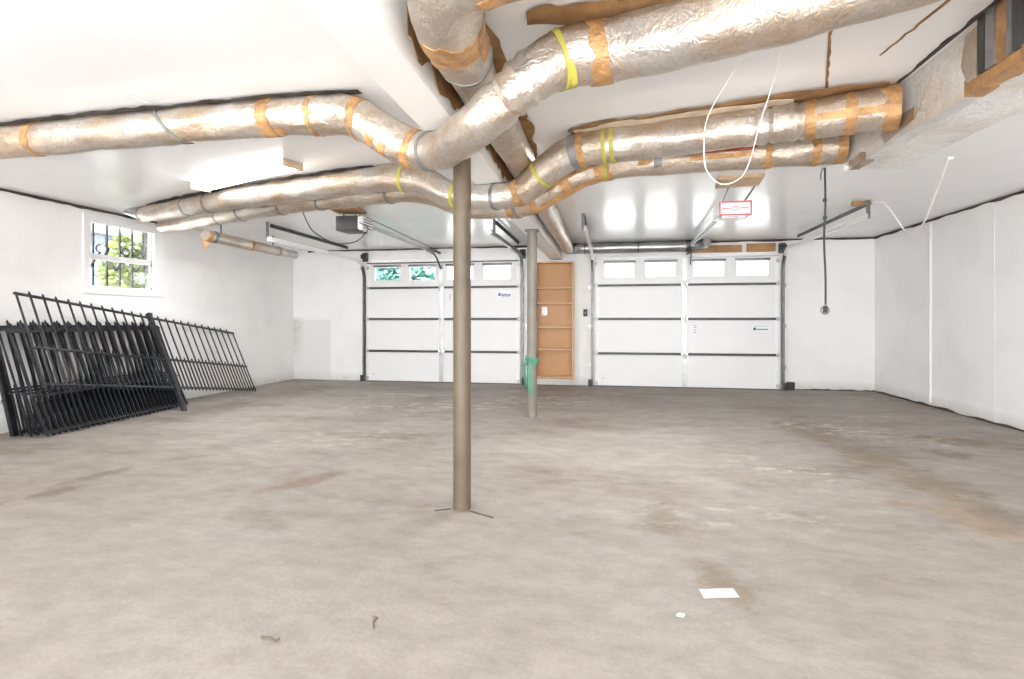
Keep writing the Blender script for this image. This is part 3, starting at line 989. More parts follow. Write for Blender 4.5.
track(LD[0] - 0.035, 1, 6.25, 'garage door track along the far corner side of the teal-paned door', 'white', zt=2.15)
track(LD[1] + 0.045, -1, 6.55, 'dark steel garage door track beside the green-wrapped post', 'track')
track(RD[0] - 0.045, 1, 6.45, 'steel garage door track between the wooden bookcase and the white-paned door', 'white', head=False)
track(RD[1] + 0.045, -1, 6.25, 'garage door track with white overhead rail ending near the hanging black cord', 'white')

# ------------------------------------------------------------------ garage door openers
def opener(xc, yc, zc, w, hgt, d, label, style):
    t = thing('garage_door_opener', label, 'garage door opener', (xc, yc, zc), None)
    body = 'motor_dark' if style == 'dark' else 'motor_white'
    b_ = bmesh.new()
    box(b_, -w / 2, w / 2, -d / 2, d / 2, -hgt / 2, hgt / 2, bevel=0.018)
    link_mesh('motor_housing', b_, body, t)
    if style == 'dark':
        b_ = bmesh.new()
        box(b_, w / 2 - 0.005, w / 2 + 0.06, -d / 2 + 0.01, d / 2 - 0.01, -hgt / 2 + 0.005, hgt / 2 - 0.01, bevel=0.02)
        link_mesh('light_lens', b_, 'motor_white', t)
        b_ = bmesh.new()
        for k in range(4): box(b_, w / 2 + 0.058, w / 2 + 0.064, -d / 2 + 0.04, d / 2 - 0.04, -hgt / 2 + 0.03 + k * 0.032, -hgt / 2 + 0.04 + k * 0.032)
        link_mesh('vent', b_, 'track', t)
    else:
        b_ = bmesh.new()
        xs = [-w / 2, -w / 2 + 0.014, w / 2 - 0.014, w / 2]
        zs = [-hgt / 2, -hgt / 2 + 0.014, hgt / 2 - 0.014, hgt / 2]
        grid_solid(b_, xs, zs, -d / 2 - 0.008, -d / 2 - 0.0005, {(1, 1)})
        link_mesh('red_trim', b_, 'red', t, smooth=False)
        b_ = bmesh.new()
        for a_, c_ in ((-w / 2 + 0.03, -0.045), (0.045, w / 2 - 0.03)): box(b_, a_, c_, -d / 2 - 0.005, -d / 2 - 0.0005, -0.004, 0.004)
        pts = [Vector((0.035 * math.cos(2 * math.pi * k / 16), -d / 2 - 0.003, 0.018 * math.sin(2 * math.pi * k / 16))) for k in range(16)]
        tube(b_, pts, 0.0035, 6, closed=True)
        link_mesh('emblem', b_, 'red', t)
        b_ = bmesh.new()
        box(b_, -w / 2 + 0.03, w / 2 - 0.06, -d / 2 + 0.01, -d / 2 + 0.03, -hgt / 2 - 0.022, -hgt / 2 + 0.002, bevel=0.004)
        link_mesh('lower_lip', b_, 'motor_white', t)
        b_ = bmesh.new()
        xx = -w / 2 + 0.06
        for w_ in (0.02, 0.03, 0.018, 0.03): box(b_, xx, xx + w_, -d / 2 + 0.008, -d / 2 + 0.0098, -hgt / 2 - 0.017, -hgt / 2 - 0.008); xx += w_ + 0.006
        link_mesh('print', b_, 'ink', t, smooth=False)
    # hanging straps up to a board on the ceiling
    top = H - zc
    for sx in (-1, 1):
        b_ = bmesh.new()
        bar(b_, (sx * w * 0.33, 0, hgt / 2 - 0.005), (sx * w * 0.38, -0.02 if style == 'dark' else -0.42, top - 0.03), 0.025, 0.004, up=Vector((1, 0, 0)))
        link_mesh('hanger_strap', b_, 'track', t, smooth=False)
    bdw = w * 0.62
    b_ = bmesh.new()
    yb0 = -0.34 if style == 'dark' else -0.75
    box(b_, -bdw, bdw, yb0, 0.02 if style == 'dark' else -0.40, top - 0.032, top - 0.001, bevel=0.004, mat=Matrix.Rotation(0.12 if style == 'dark' else -0.1, 4, 'Z'))
    link_mesh('mounting_board', b_, 'lumber' if style == 'dark' else 'lumber_pale', t)
    # rail to the door header, trolley and arm
    zr = 2.285 - zc
    y1 = YB - 0.35 - yc
    b_ = bmesh.new()
    bar(b_, (0.03, d / 2 - 0.04, zr), (0.03, y1, zr), 0.045, 0.008)
    bar(b_, (0.03, d / 2 - 0.04, zr - 0.022), (0.03, y1, zr - 0.022), 0.007, 0.045)
    link_mesh('rail', b_, 'track_light', t, smooth=False)
    b_ = bmesh.new()
    bar(b_, (0.09, d / 2 + 0.05, zr + 0.05), (0.05, y1 - 0.1, zr + 0.02), 0.03, 0.004)
    link_mesh('brace', b_, 'track', t, smooth=False)
    b_ = bmesh.new()
    box(b_, 0.0, 0.06, y1 - 0.32, y1 - 0.14, zr - 0.06, zr + 0.012, bevel=0.006)
    link_mesh('trolley', b_, 'track', t)
    b_ = bmesh.new()
    pts, _ = catmull([(0.03, y1 - 0.22, zr - 0.05), (0.05, y1 + 0.02, zr - 0.09), (0.07, YB - 0.10 - yc, 2.0 - zc)], 0.03)
    for p, q in zip(pts, pts[1:]): bar(b_, p, q, 0.035, 0.016, up=Vector((1, 0, 0)))
    link_mesh('door_arm', b_, 'strut', t, smooth=False)
    b_ = bmesh.new()
    bar(b_, (0.03, y1, zr), (0.03, YB - 0.034 - yc, zr - 0.01), 0.04, 0.03) if style == 'dark' else [bar(b_, p, q, 0.03, 0.012) for p, q in (((0.03, y1, zr), (0.03, y1 + 0.04, 2.165 - zc)), ((0.03, y1 + 0.04, 2.165 - zc), (0.03, YB - 0.034 - yc, 2.165 - zc)))]
    link_mesh('header_bracket', b_, 'strut', t, smooth=False)
    return t
opener(-2.97, 5.85, 2.215, 0.27, 0.17, 0.30, 'charcoal garage door opener with white lens and looped black wire', 'dark')
opener(1.215, 5.72, 2.195, 0.305, 0.14, 0.34, 'white garage door opener with red framed end', 'red')
lo = thing('looped_wire', 'thin black wire looping under the charcoal opener', 'wire', (-3.3, 5.6, 2.37))
pts = [(x + 0.05, y, z) for x, y, z in [(-3.42, 5.45, 2.372), (-3.40, 5.46, 2.27), (-3.32, 5.50, 2.10), (-3.14, 5.55, 1.985), (-2.99, 5.58, 1.955), (-2.84, 5.60, 1.985), (-2.76, 5.62, 2.06), (-2.73, 5.66, 2.14), (-2.85, 5.69, 2.21)]]
b_ = cable([Vector(p) - Vector((-3.3, 5.6, 2.37)) for p in pts], 0.0055)
link_mesh('wire', b_, 'cord_black', lo)

# ------------------------------------------------------------------ posts
def post(x, y, r, ztop, m, label, name='support_post'):
    t = thing(name, label, 'post', (x, y, 0), None)
    b_ = bmesh.new()
    lathe(b_, [(r * 1.02, 0.004), (r * 1.02, 0.02), (r, 0.03), (r * 0.995, ztop * 0.5), (r, ztop - 0.012)], 28)
    link_mesh('shaft', b_, m, t)
    b_ = bmesh.new()
    box(b_, -r - 0.02, r + 0.02, -r - 0.015, r + 0.015, ztop - 0.012, ztop - 0.001, bevel=0.002)
    link_mesh('top_plate', b_, m, t)
    return t
post(-0.845, 3.02, 0.052, 2.119, 'post_near', 'tan painted steel post standing nearest, under the foil duct junction')
p2 = post(-0.862, 6.01, 0.056, 2.119, 'post_far', 'grey steel post with green plastic wrapped low around it')
gw = thing('plastic_wrap', 'green plastic strip tied around the farther grey post', 'wrap', (-0.862, 6.01, 0))
b_ = bmesh.new()
prof = []
rings = []
for iz in range(9):
    z_ = 0.60 + 0.011 * iz
    ring = []
    for k in range(28):
        a = 2 * math.pi * k / 28
        rr = 0.070 + 0.016 * noise.noise(Vector((math.cos(a) * 2, math.sin(a) * 2, z_ * 30))) + (0.008 if iz in (3, 4, 5) else 0)
        ring.append(b_.verts.new((rr * math.cos(a), rr * math.sin(a), z_ + 0.012 * math.sin(a * 2))))
    rings.append(ring)
for A, B in zip(rings, rings[1:]):
    for k in range(28): b_.faces.new((A[k], A[(k + 1) % 28], B[(k + 1) % 28], B[k]))
link_mesh('band', b_, 'green', gw)
def ribbon(path, w, dirw, th=0.004):
    b_ = bmesh.new(); rows = []
    dw = Vector(dirw).normalized()
    for i, p in enumerate(path):
        p = Vector(p); t = (Vector(path[min(i + 1, len(path) - 1)]) - Vector(path[max(i - 1, 0)])).normalized()
        n_ = t.cross(dw).normalized()
        ww = w[i] if isinstance(w, (list, tuple)) else w
        rows.append([b_.verts.new(p - dw * ww / 2), b_.verts.new(p + dw * ww / 2), b_.verts.new(p + dw * ww / 2 + n_ * th), b_.verts.new(p - dw * ww / 2 + n_ * th)])
    for A, B in zip(rows, rows[1:]):
        for k in range(4): b_.faces.new((A[k], A[(k + 1) % 4], B[(k + 1) % 4], B[k]))
    b_.faces.new(rows[0]); b_.faces.new(list(reversed(rows[-1])))
    return b_
link_mesh('tail', ribbon([(-0.012, -0.066, 0.61), (-0.018, -0.065, 0.5), (-0.010, -0.064, 0.38), (-0.004, -0.0625, 0.26)], [0.03, 0.045, 0.05, 0.055], (1, 0.1, 0)), 'green', gw)
link_mesh('tail', ribbon([(-0.075, -0.02, 0.63), (-0.085, -0.03, 0.52), (-0.07, -0.03, 0.42), (-0.062, -0.03, 0.33)], [0.03, 0.035, 0.03, 0.02], (1, -0.4, 0)), 'green', gw)
link_mesh('knot', ribbon([(-0.05, -0.068, 0.63), (-0.095, -0.065, 0.62), (-0.115, -0.07, 0.575)], [0.05, 0.035, 0.015], (0.3, 0, 1)), 'green', gw)

# ------------------------------------------------------------------ shelf niche between the doors
bk = thing('bookcase', 'shallow honey-coloured wooden bookcase with open shelves set between the garage doors', 'bookcase', (-0.895, YB, 0.10))
bx0, bx1, bz1, dp = -0.325, 0.312, 1.975, 0.21
link_mesh('back_panel', bxm(bx0, bx1, -0.014, -0.004, 0, bz1), 'wood', bk)
link_mesh('side_panel', bxm(bx0, bx0 + 0.022, -dp, -0.014, 0, bz1, bevel=0.002), 'wood_edge_lit', bk)
link_mesh('side_panel', bxm(bx1 - 0.022, bx1, -dp, -0.014, 0, bz1, bevel=0.002), 'wood_edge_lit', bk)
link_mesh('top_panel', bxm(bx0 + 0.022, bx1 - 0.022, -dp, -0.014, bz1 - 0.022, bz1, bevel=0.002), 'wood_edge_lit', bk)
for z_ in (0.03, 0.50, 0.87, 1.27, 1.52):
    link_mesh('shelf', bxm(bx0 + 0.022, bx1 - 0.022, -dp + 0.003, -0.014, z_, z_ + 0.02, bevel=0.002), 'wood_edge_lit', bk)
op = thing('outlet_plate', 'small white outlet plate on the back of the wooden bookcase', 'outlet', (-1.085, YB - 0.0155, 1.25))
link_mesh('plate', bxm(-0.05, 0.05, -0.006, 0.0, -0.075, 0.075, bevel=0.003), 'white', op)
for z_ in (-0.028, 0.028):
    b_ = bmesh.new()
    box(b_, -0.02, 0.02, -0.008, -0.006, z_ - 0.018, z_ + 0.018, bevel=0.001)
    link_mesh('socket', b_, 'track_light', op, smooth=False)
# small dark box on the strip of wall by the white-paned door
sb = thing('wall_button', 'small black door button box on white wall beside the wooden bookcase', 'switch', (-0.395, YB, 1.22))
link_mesh('housing', bxm(-0.035, 0.035, -0.03, -0.001, -0.06, 0.06, bevel=0.006), 'cord_black', sb)
link_mesh('button', bxm(-0.014, 0.014, -0.036, -0.029, -0.02, 0.02, bevel=0.004), 'strap_grey', sb)
kb = thing('floor_box', 'small black box on the floor beside the white-paned door, under the hanging cord', 'box', (2.80, YB - 0.05, 0))
b_ = bmesh.new()
box(b_, -0.05, 0.05, -0.04, 0.045, 0.002, 0.11, bevel=0.008)
link_mesh('case', b_, 'cord_black', kb)
link_mesh('lid', bxm(-0.054, 0.054, -0.044, 0.047, 0.11, 0.125, bevel=0.004), 'cord_black', kb)

# ------------------------------------------------------------------ lamps
def fixture(a, b, label, m, w=0.15):
    a, b = Vector(a), Vector(b)
    c = (a + b) / 2
    L_ = (b - a).length
    t = thing('fluorescent_light', label, 'ceiling light', (c.x, c.y, H), None, math.atan2(b.y - a.y, b.x - a.x))
    b_ = bmesh.new()
    box(b_, -L_ / 2, L_ / 2, -w / 2 + 0.01, w / 2 - 0.01, -0.022, -0.001, bevel=0.003)
    link_mesh('housing', b_, 'white', t)
    # wrap-round diffuser with chamfered sides
    b_ = bmesh.new()
    prof = [(-w / 2, -0.022), (-w / 2 + 0.004, -0.045), (-w / 2 + 0.03, -0.062), (w / 2 - 0.03, -0.062), (w / 2 - 0.004, -0.045), (w / 2, -0.022)]
    A = [b_.verts.new((-L_ / 2 + 0.012, y, z)) for y, z in prof]
    B = [b_.verts.new((L_ / 2 - 0.012, y, z)) for y, z in prof]
    for k in range(6): b_.faces.new((A[k], A[(k + 1) % 6], B[(k + 1) % 6], B[k]))
    b_.faces.new(A); b_.faces.new(list(reversed(B)))
    link_mesh('diffuser', b_, m, t, smooth=False)
    for sx in (-1, 1):
        b_ = bmesh.new()
        box(b_, min(sx * L_ / 2, sx * (L_ / 2 - 0.012)), max(sx * L_ / 2, sx * (L_ / 2 - 0.012)), -w / 2 - 0.006, w / 2 + 0.006, -0.068, -0.002, bevel=0.003)
        link_mesh('end_cap', b_, 'lumber_pale', t)
    return t
fixture((-3.76, 4.40, 0), (-2.48, 3.89, 0), 'lit fluorescent fixture on the ceiling near the small barred window', 'lamp', 0.17)

# ------------------------------------------------------------------ ducts
class Duct:
    def __init__(self, label, ctrl, m, lump=0.006, seed=0, part='foil_jacket', ends=True, name='air_duct', ridges=()):
        self.pts, self.rad = catmull(ctrl, 0.025)
        self.fr = frames(self.pts)
        self.seed = seed; self.lump = lump
        self.root = thing(name, label, 'duct', self.pts[0])
        self.o0 = self.pts[0].copy()
        self.ridges = ridges
        b_ = bmesh.new()
        seg = 32
        rings = []
        for i in range(len(self.pts)):
            rings.append([b_.verts.new(self.surf(i, 2 * math.pi * k / seg) - self.o0) for k in range(seg)])
        for A, B in zip(rings, rings[1:]):
            for k in range(seg): b_.faces.new((A[k], A[(k + 1) % seg], B[(k + 1) % seg], B[k]))
        if ends:
            b_.faces.new(rings[0]); b_.faces.new(list(reversed(rings[-1])))
        link_mesh(part, b_, m, self.root)
    def surf(self, i, a, off=0.0):
        p = self.pts[i]; t, s, u = self.fr[i]
        d = s * math.cos(a) + u * math.sin(a)
        q = p * 5.0 + d * 1.3 + Vector((self.seed * 7.3, 0, 0))
        r = self.rad[i] + self.lump * noise.noise(q) * 1.6 + self.lump * 0.6 * noise.noise(p * 14 + d * 3)
        for c, amp, ax in self.ridges:
            x = p[ax]
            r -= amp * math.exp(-((x - c) / 0.012) ** 2)
        out = p + d * (r + off)
        if out.z > H - 0.006: out.z = H - 0.006 + min(off, 0.004) * 0.5
        return out
    def at(self, axis, val):
        return min(range(len(self.pts)), key=lambda i: abs(self.pts[i][axis] - val))
    def patch(self, name, m, i0, i1, a0=0.0, a1=2 * math.pi, off=0.004, slant=0.0, ragged=0.0, label=None):
        """a strip of tape or strap on the skin of the duct between path indices i0..i1 and angles a0..a1"""
        i0, i1 = sorted((int(i0), int(i1)))
        i1 = max(i1, i0 + 1)
        full = abs(a1 - a0) > 6.2
        n = 32 if full else max(4, int(abs(a1 - a0) / 0.2))
        b_ = bmesh.new()
        N = len(self.pts) - 1
        def pt(fi, a, o):
            fi = max(0.0, min(N - 1e-4, fi)); i = int(fi); f = fi - i
            return self.surf(i, a, o).lerp(self.surf(i + 1, a, o), f) - self.o0
        m_ = max(1, (i1 - i0))
        top, bot = [], []
        for j in range(m_ + 1):
            ra, rb = [], []
            for k in range(n if full else n + 1):
                a = a0 + (a1 - a0) * k / n
                fi = i0 + (i1 - i0) * j / m_ + slant * math.sin(a)
                if j in (0, m_) and ragged: fi += ragged * noise.noise(Vector((math.cos(a) * 3, math.sin(a) * 3, j + self.seed + i0 * 0.3)))
                ra.append(b_.verts.new(pt(fi, a, off))); rb.append(b_.verts.new(pt(fi, a, 0.0005)))
            top.append(ra); bot.append(rb)
        K = n if full else n
        for j in range(m_):
            for k in range(K):
                k2 = (k + 1) % n if full else k + 1
                b_.faces.new((top[j][k], top[j][k2], top[j + 1][k2], top[j + 1][k]))
                b_.faces.new((bot[j][k], bot[j + 1][k], bot[j + 1][k2], bot[j][k2]))
        for k in range(K):
            k2 = (k + 1) % n if full else k + 1
            b_.faces.new((top[0][k], bot[0][k], bot[0][k2], top[0][k2]))
            b_.faces.new((top[m_][k], top[m_][k2], bot[m_][k2], bot[m_][k]))
        if not full:
            for j in range(m_):
                b_.faces.new((top[j][0], top[j + 1][0], bot[j + 1][0], bot[j][0]))
                b_.faces.new((top[j][n], bot[j][n], bot[j + 1][n], top[j + 1][n]))
        o = link_mesh(name, b_, m, self.root)
        if label: o['label'] = label
        return o
    def band(self, axis, val, width, m='tape', name='tape_band', off=0.004, slant=0.0, ragged=0.6):
        i = self.at(axis, val)
        k = max(1, int(round(width / 0.025)))
        return self.patch(name, m, i, i + k, off=off, slant=slant, ragged=ragged)
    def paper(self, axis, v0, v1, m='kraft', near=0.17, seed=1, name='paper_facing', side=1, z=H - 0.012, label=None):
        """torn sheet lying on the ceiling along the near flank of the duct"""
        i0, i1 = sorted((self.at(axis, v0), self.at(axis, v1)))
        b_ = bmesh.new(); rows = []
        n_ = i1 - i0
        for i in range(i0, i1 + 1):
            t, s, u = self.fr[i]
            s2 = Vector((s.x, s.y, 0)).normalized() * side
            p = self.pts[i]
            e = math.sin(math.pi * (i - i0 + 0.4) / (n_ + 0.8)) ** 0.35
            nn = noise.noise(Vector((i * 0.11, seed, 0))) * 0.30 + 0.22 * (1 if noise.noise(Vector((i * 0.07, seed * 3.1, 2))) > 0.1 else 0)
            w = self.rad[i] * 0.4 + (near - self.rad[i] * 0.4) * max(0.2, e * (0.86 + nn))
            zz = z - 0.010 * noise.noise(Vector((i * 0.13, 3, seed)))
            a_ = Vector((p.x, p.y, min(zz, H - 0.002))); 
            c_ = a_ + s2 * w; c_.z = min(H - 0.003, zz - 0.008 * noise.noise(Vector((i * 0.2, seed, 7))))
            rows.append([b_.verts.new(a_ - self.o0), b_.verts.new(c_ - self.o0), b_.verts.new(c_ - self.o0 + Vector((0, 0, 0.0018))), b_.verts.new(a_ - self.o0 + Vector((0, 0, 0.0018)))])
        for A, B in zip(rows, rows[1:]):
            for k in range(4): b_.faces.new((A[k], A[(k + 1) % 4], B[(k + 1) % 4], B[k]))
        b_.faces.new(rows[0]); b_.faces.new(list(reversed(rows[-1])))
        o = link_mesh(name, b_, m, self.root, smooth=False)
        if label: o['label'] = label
        return o

PI = math.pi
# A + B: runs along the ceiling from the window wall, dips under the beam at the near post, climbs to the trunk
AB = Duct('long foil-wrapped duct dipping under the beam at the near post, closest overhead',
    [(-5.70, 3.00, 2.268, 0.100), (-3.80, 2.86, 2.268, 0.100), (-2.10, 2.80, 2.266, 0.105), (-1.62, 2.79, 2.260, 0.108), (-1.40, 2.79, 2.235, 0.108),
     (-1.13, 2.78, 2.062, 0.102), (-0.98, 2.76, 2.010, 0.099), (-0.83, 2.66, 1.992, 0.098), (-0.60, 2.37, 1.985, 0.098), (-0.42, 2.27, 2.065, 0.104), (-0.30, 2.27, 2.155, 0.113), (-0.18, 2.31, 2.225, 0.122),
     (0.02, 2.32, 2.246, 0.127), (0.20, 2.26, 2.247, 0.127), (0.57, 2.13, 2.247, 0.127), (0.944, 1.945, 2.247, 0.127), (1.535, 1.60, 2.247, 0.127)], 'foil', 0.007, 1,
    ridges=((-0.44, 0.012, 0), (-0.395, 0.014, 0), (-0.345, 0.012, 0), (-0.29, 0.010, 0), (-1.40, 0.008, 0)))
AB.band(0, -3.64, 0.05, slant=0.6)
AB.band(0, -1.97, 0.05)
AB.band(0, -1.66, 0.05, ragged=1.2)
AB.band(0, -1.40, 0.06, slant=-0.7)
AB.band(0, -1.08, 0.05)
AB.band(0, -0.955, 0.028, 'strap_grey', 'strap', 0.006, ragged=0.1)
AB.band(0, -2.60, 0.028, 'strap_grey', 'strap', 0.006, slant=-3.6, ragged=0.1)
AB.band(0, -0.085, 0.085, slant=-0.6, ragged=1.0)
AB.band(0, -0.235, 0.022, 'strap_yellow', 'strap', 0.005, slant=0.5, ragged=0.1)
i = AB.at(0, -0.27)
AB.patch('strap', 'strap_yellow', i, i + 2, -2.1, -0.5, 0.005, slant=-3.0)
i = AB.at(0, -1.26)
AB.patch('tape_patch', 'tape', i, i + 2, -1.2, -0.5, 0.003)
AB.patch('tape_patch', 'tape', i + 3, i + 5, -1.2, -0.5, 0.003)
i = AB.at(0, -1.83)
AB.patch('tape_patch', 'tape', i, i + 2, -1.5, -0.9, 0.003, slant=1.5)
AB.paper(0, -0.34, 0.62, 'kraft', 0.190, 4)
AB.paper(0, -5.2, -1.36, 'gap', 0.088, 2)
bm_ = bmesh.new()
bar(bm_, (-2.68, 2.58, H - 0.003), (-2.64, 2.68, H - 0.012), 0.022, 0.004)
link_mesh('strap_end', bm_, 'cord_white', None).parent = AB.root
bpy.context.view_layer.update()
for ch in AB.root.children:
    if ch.name.startswith('strap_end'): ch.location = -AB.o0

# C: along the near flank of the beam, from overhead to the far wall
C_ = Duct('foil-wrapped duct running beside the beam toward the garage doors',
    [(0.10, 1.55, 2.232, 0.136), (-0.28, 1.60, 2.232, 0.136), (-0.52, 1.72, 2.232, 0.136), (-0.605, 1.98, 2.234, 0.134), (-0.622, 2.25, 2.248, 0.120), (-0.632, 2.6, 2.256, 0.108), (-0.636, 3.6, 2.260, 0.106), (-0.645, 5.0, 2.262, 0.103),
     (-0.655, 7.0, 2.264, 0.100), (-0.655, 8.50, 2.264, 0.097), (-0.65, 8.72, 2.266, 0.094)], 'foil', 0.006, 2,
    ridges=((2.05, 0.010, 1), (2.12, 0.006, 1)))
i = C_.at(1, 1.95)
C_.patch('tape_patch', 'tape', i, i + 6, -2.4, -0.6, 0.004, slant=1.2, ragged=1.5)
C_.patch('tape_patch', 'tape', i - 1, i + 9, -0.55, 0.5, 0.004, ragged=1.2)
C_.band(1, 2.27, 0.03, 'strap_grey', 'strap', 0.006, ragged=0.1)
i = C_.at(0, -0.42)
C_.patch('tape_patch', 'tape', i - 6, i, -1.6, 1.2, 0.004, ragged=1.2)
C_.paper(1, 1.9, 4.4, 'kraft', 0.138, 6, side=-1)
b_ = wavy_strip((-0.782, 2.0, 2.345), (-0.782, 4.45, 2.345), 0.15, (0.004, 0, 0), (0, 0, -1), 60, 0.25, 41)
for v in b_.verts: v.co -= C_.o0
link_mesh('paper_facing', b_, 'kraft', C_.root, smooth=False)
C_.paper(1, 2.1, 4.2, 'kraft', 0.150, 9, side=1)
# galvanised run over the white-paned door, joined to the end of C
G_ = Duct('bare galvanised duct crossing above the white-paned garage door',
    [(-0.65, 8.73, 2.268, 0.088), (-0.63, 8.83, 2.272, 0.088), (-0.54, 8.90, 2.276, 0.086), (-0.44, 8.93, 2.28, 0.085), (-0.2, 8.93, 2.28, 0.085), (0.5, 8.93, 2.28, 0.085), (1.20, 8.93, 2.28, 0.085), (1.36, 8.91, 2.284, 0.084), (1.46, 8.84, 2.295, 0.076), (1.50, 8.74, 2.305, 0.068)],
    'galv', 0.001, 3, part='sheet_metal_tube')
for x_ in (-0.40, 0.45, 1.22):
    G_.band(0, x_, 0.02, 'track', 'seam', 0.005, ragged=0.0)
G_.band(0, 1.25, 0.025, 'strut', 'strap', 0.007, ragged=0.0)
# D1 / E1
DE1 = Duct('foil-wrapped duct crossing under the beam behind the near post, bound with yellow straps',
    [(-5.20, 5.22, 2.288, 0.080), (-4.75, 5.02, 2.280, 0.088), (-3.60, 4.62, 2.268, 0.098), (-2.30, 4.25, 2.262, 0.103), (-1.75, 4.12, 2.255, 0.106), (-1.45, 4.06, 2.20, 0.108), (-1.20, 4.0, 2.07, 0.100), (-0.90, 3.93, 2.022, 0.093), (-0.62, 3.84, 2.035, 0.096),
     (-0.42, 3.74, 2.16, 0.108), (-0.22, 3.66, 2.245, 0.110), (0.10, 3.60, 2.258, 0.110), (0.56, 3.50, 2.258, 0.110), (1.0, 3.38, 2.258, 0.112), (1.32, 3.29, 2.256, 0.114), (1.54, 3.22, 2.25, 0.116)], 'foil', 0.006, 4,
    ridges=((0.86, 0.010, 0), (0.93, 0.014, 0), (0.99, 0.015, 0), (1.03, 0.012, 0), (1.08, 0.015, 0), (0.3, 0.006, 0), (0.18, 0.006, 0), (-1.5, 0.007, 0), (-1.44, 0.008, 0)))
for x_, w_, m_, nm in ((-0.86, 0.03, 'strap_grey', 'strap'), (-0.47, 0.03, 'strap_yellow', 'strap'), (-0.255, 0.045, 'strap_grey', 'strap'), (0.02, 0.025, 'strap_yellow', 'strap'), (-0.045, 0.025, 'strap_yellow', 'strap'),
                       (-1.62, 0.035, 'strap_yellow', 'strap'), (-1.17, 0.03, 'strap_yellow', 'strap'), (-3.95, 0.025, 'strap_grey', 'strap'), (-4.3, 0.025, 'strap_grey', 'strap')):
    DE1.band(0, x_, w_, m_, nm, 0.005, slant=random.uniform(-0.5, 0.5), ragged=0.1)
DE1.band(0, -0.19, 0.04)
DE1.band(0, 1.12, 0.05)
DE1.band(0, 1.30, 0.05)
DE1.band(0, 1.475, 0.10, ragged=1.2)
i = DE1.at(0, 1.16); j = DE1.at(0, 1.50)
DE1.patch('tape_strip', 'tape', i, j, -0.45, -0.1, 0.004)
DE1.band(0, -0.66, 0.04)
DE1.paper(0, -0.24, 1.5, 'kraft', 0.200, 5)
DE1.paper(0, -0.22, 1.05, 'kraft_pale', 0.150, 12, z=H - 0.020)
DE1.paper(0, -5.0, -1.9, 'gap', 0.104, 7)  # not paper: a dark strip for the thin line above the duct
b_ = bmesh.new()
A = [b_.verts.new(Vector((-5.17, 5.20, 2.288)) + Vector((0.38 * math.cos(a), 0.93 * math.cos(a), math.sin(a))) * 0.083 - DE1.o0) for a in (2 * PI * k / 20 for k in range(20))]
B = [b_.verts.new(Vector((-5.34, 5.29, 2.325)) + Vector((0.38 * math.cos(a) * 0.14, 0.93 * math.cos(a) * 0.14, max(-0.9, min(0.9, math.sin(a) * 1.2)) * 0.045)) - DE1.o0) for a in (2 * PI * k / 20 for k in range(20))]
for k in range(20): b_.faces.new((A[k], A[(k + 1) % 20], B[(k + 1) % 20], B[k]))
b_.faces.new(B); b_.faces.new(list(reversed(A)))
link_mesh('ceiling_boot', b_, 'galv', DE1.root)
# D2 / E2
DE2 = Duct('lower foil-wrapped duct running farther back beside the yellow-strapped one, patched with brown tape',
    [(-5.62, 5.93, 2.290, 0.070), (-5.18, 5.80, 2.285, 0.076), (-4.74, 5.58, 2.278, 0.086), (-3.47, 5.00, 2.266, 0.097), (-2.51, 4.72, 2.262, 0.100), (-1.80, 4.55, 2.256, 0.102), (-1.50, 4.47, 2.20, 0.104), (-1.22, 4.37, 2.07, 0.098), (-0.93, 4.27, 2.018, 0.093), (-0.66, 4.18, 2.016, 0.095),
     (-0.44, 4.12, 2.10, 0.106), (-0.20, 4.08, 2.215, 0.108), (0.08, 4.05, 2.255, 0.108), (0.64, 4.00, 2.258, 0.108), (1.10, 3.96, 2.258, 0.108), (1.54, 3.90, 2.258, 0.110)], 'foil_dull', 0.006, 5,
    ridges=((-4.0, 0.009, 0), (-4.35, 0.008, 0), (-3.3, 0.009, 0)))
for x_, w_ in ((-0.78, 0.05), (-0.60, 0.06), (-0.36, 0.08), (-0.12, 0.12), (1.06, 0.06), (1.34, 0.05), (1.50, 0.06)):
    DE2.band(0, x_, w_, ragged=0.9)
DE2.band(0, -0.72, 0.035, 'strap_grey', 'strap', 0.006, ragged=0.1)
DE2.band(0, -0.05, 0.02, 'strap_yellow', 'strap', 0.006, ragged=0.1)
for x_ in (-4.35, -3.92, -3.25, -2.75, -1.95):
    DE2.band(0, x_, 0.02, 'strap_grey', 'strap', 0.005, slant=0.6, ragged=0.1)
i = DE2.at(0, -0.55); j = DE2.at(0, -0.02)
DE2.patch('tape_strip', 'tape', i, j, -1.9, -1.0, 0.004, ragged=1.0)
DE2.patch('tape_strip', 'tape', i, j, -0.25, 0.15, 0.004, ragged=1.0)
i = DE2.at(0, 0.40); j = DE2.at(0, 0.97)
DE2.patch('torn_facing', 'rust_paper', i, j, -0.05, 0.42, 0.006, ragged=2.0, label='reddish brown torn paper edge')
DE2.patch('tape_strip', 'tape', i + 6, j, -0.42, -0.12, 0.004, ragged=1.0)
i = DE2.at(0, 0.33)
DE2.patch('tape_patch', 'strap_grey', i, i + 2, -0.7, 0.3, 0.005)
i = DE2.at(0, 0.22)
DE2.patch('tape_patch', 'tape', i, i + 3, -0.5, 0.1, 0.004, ragged=1.0)
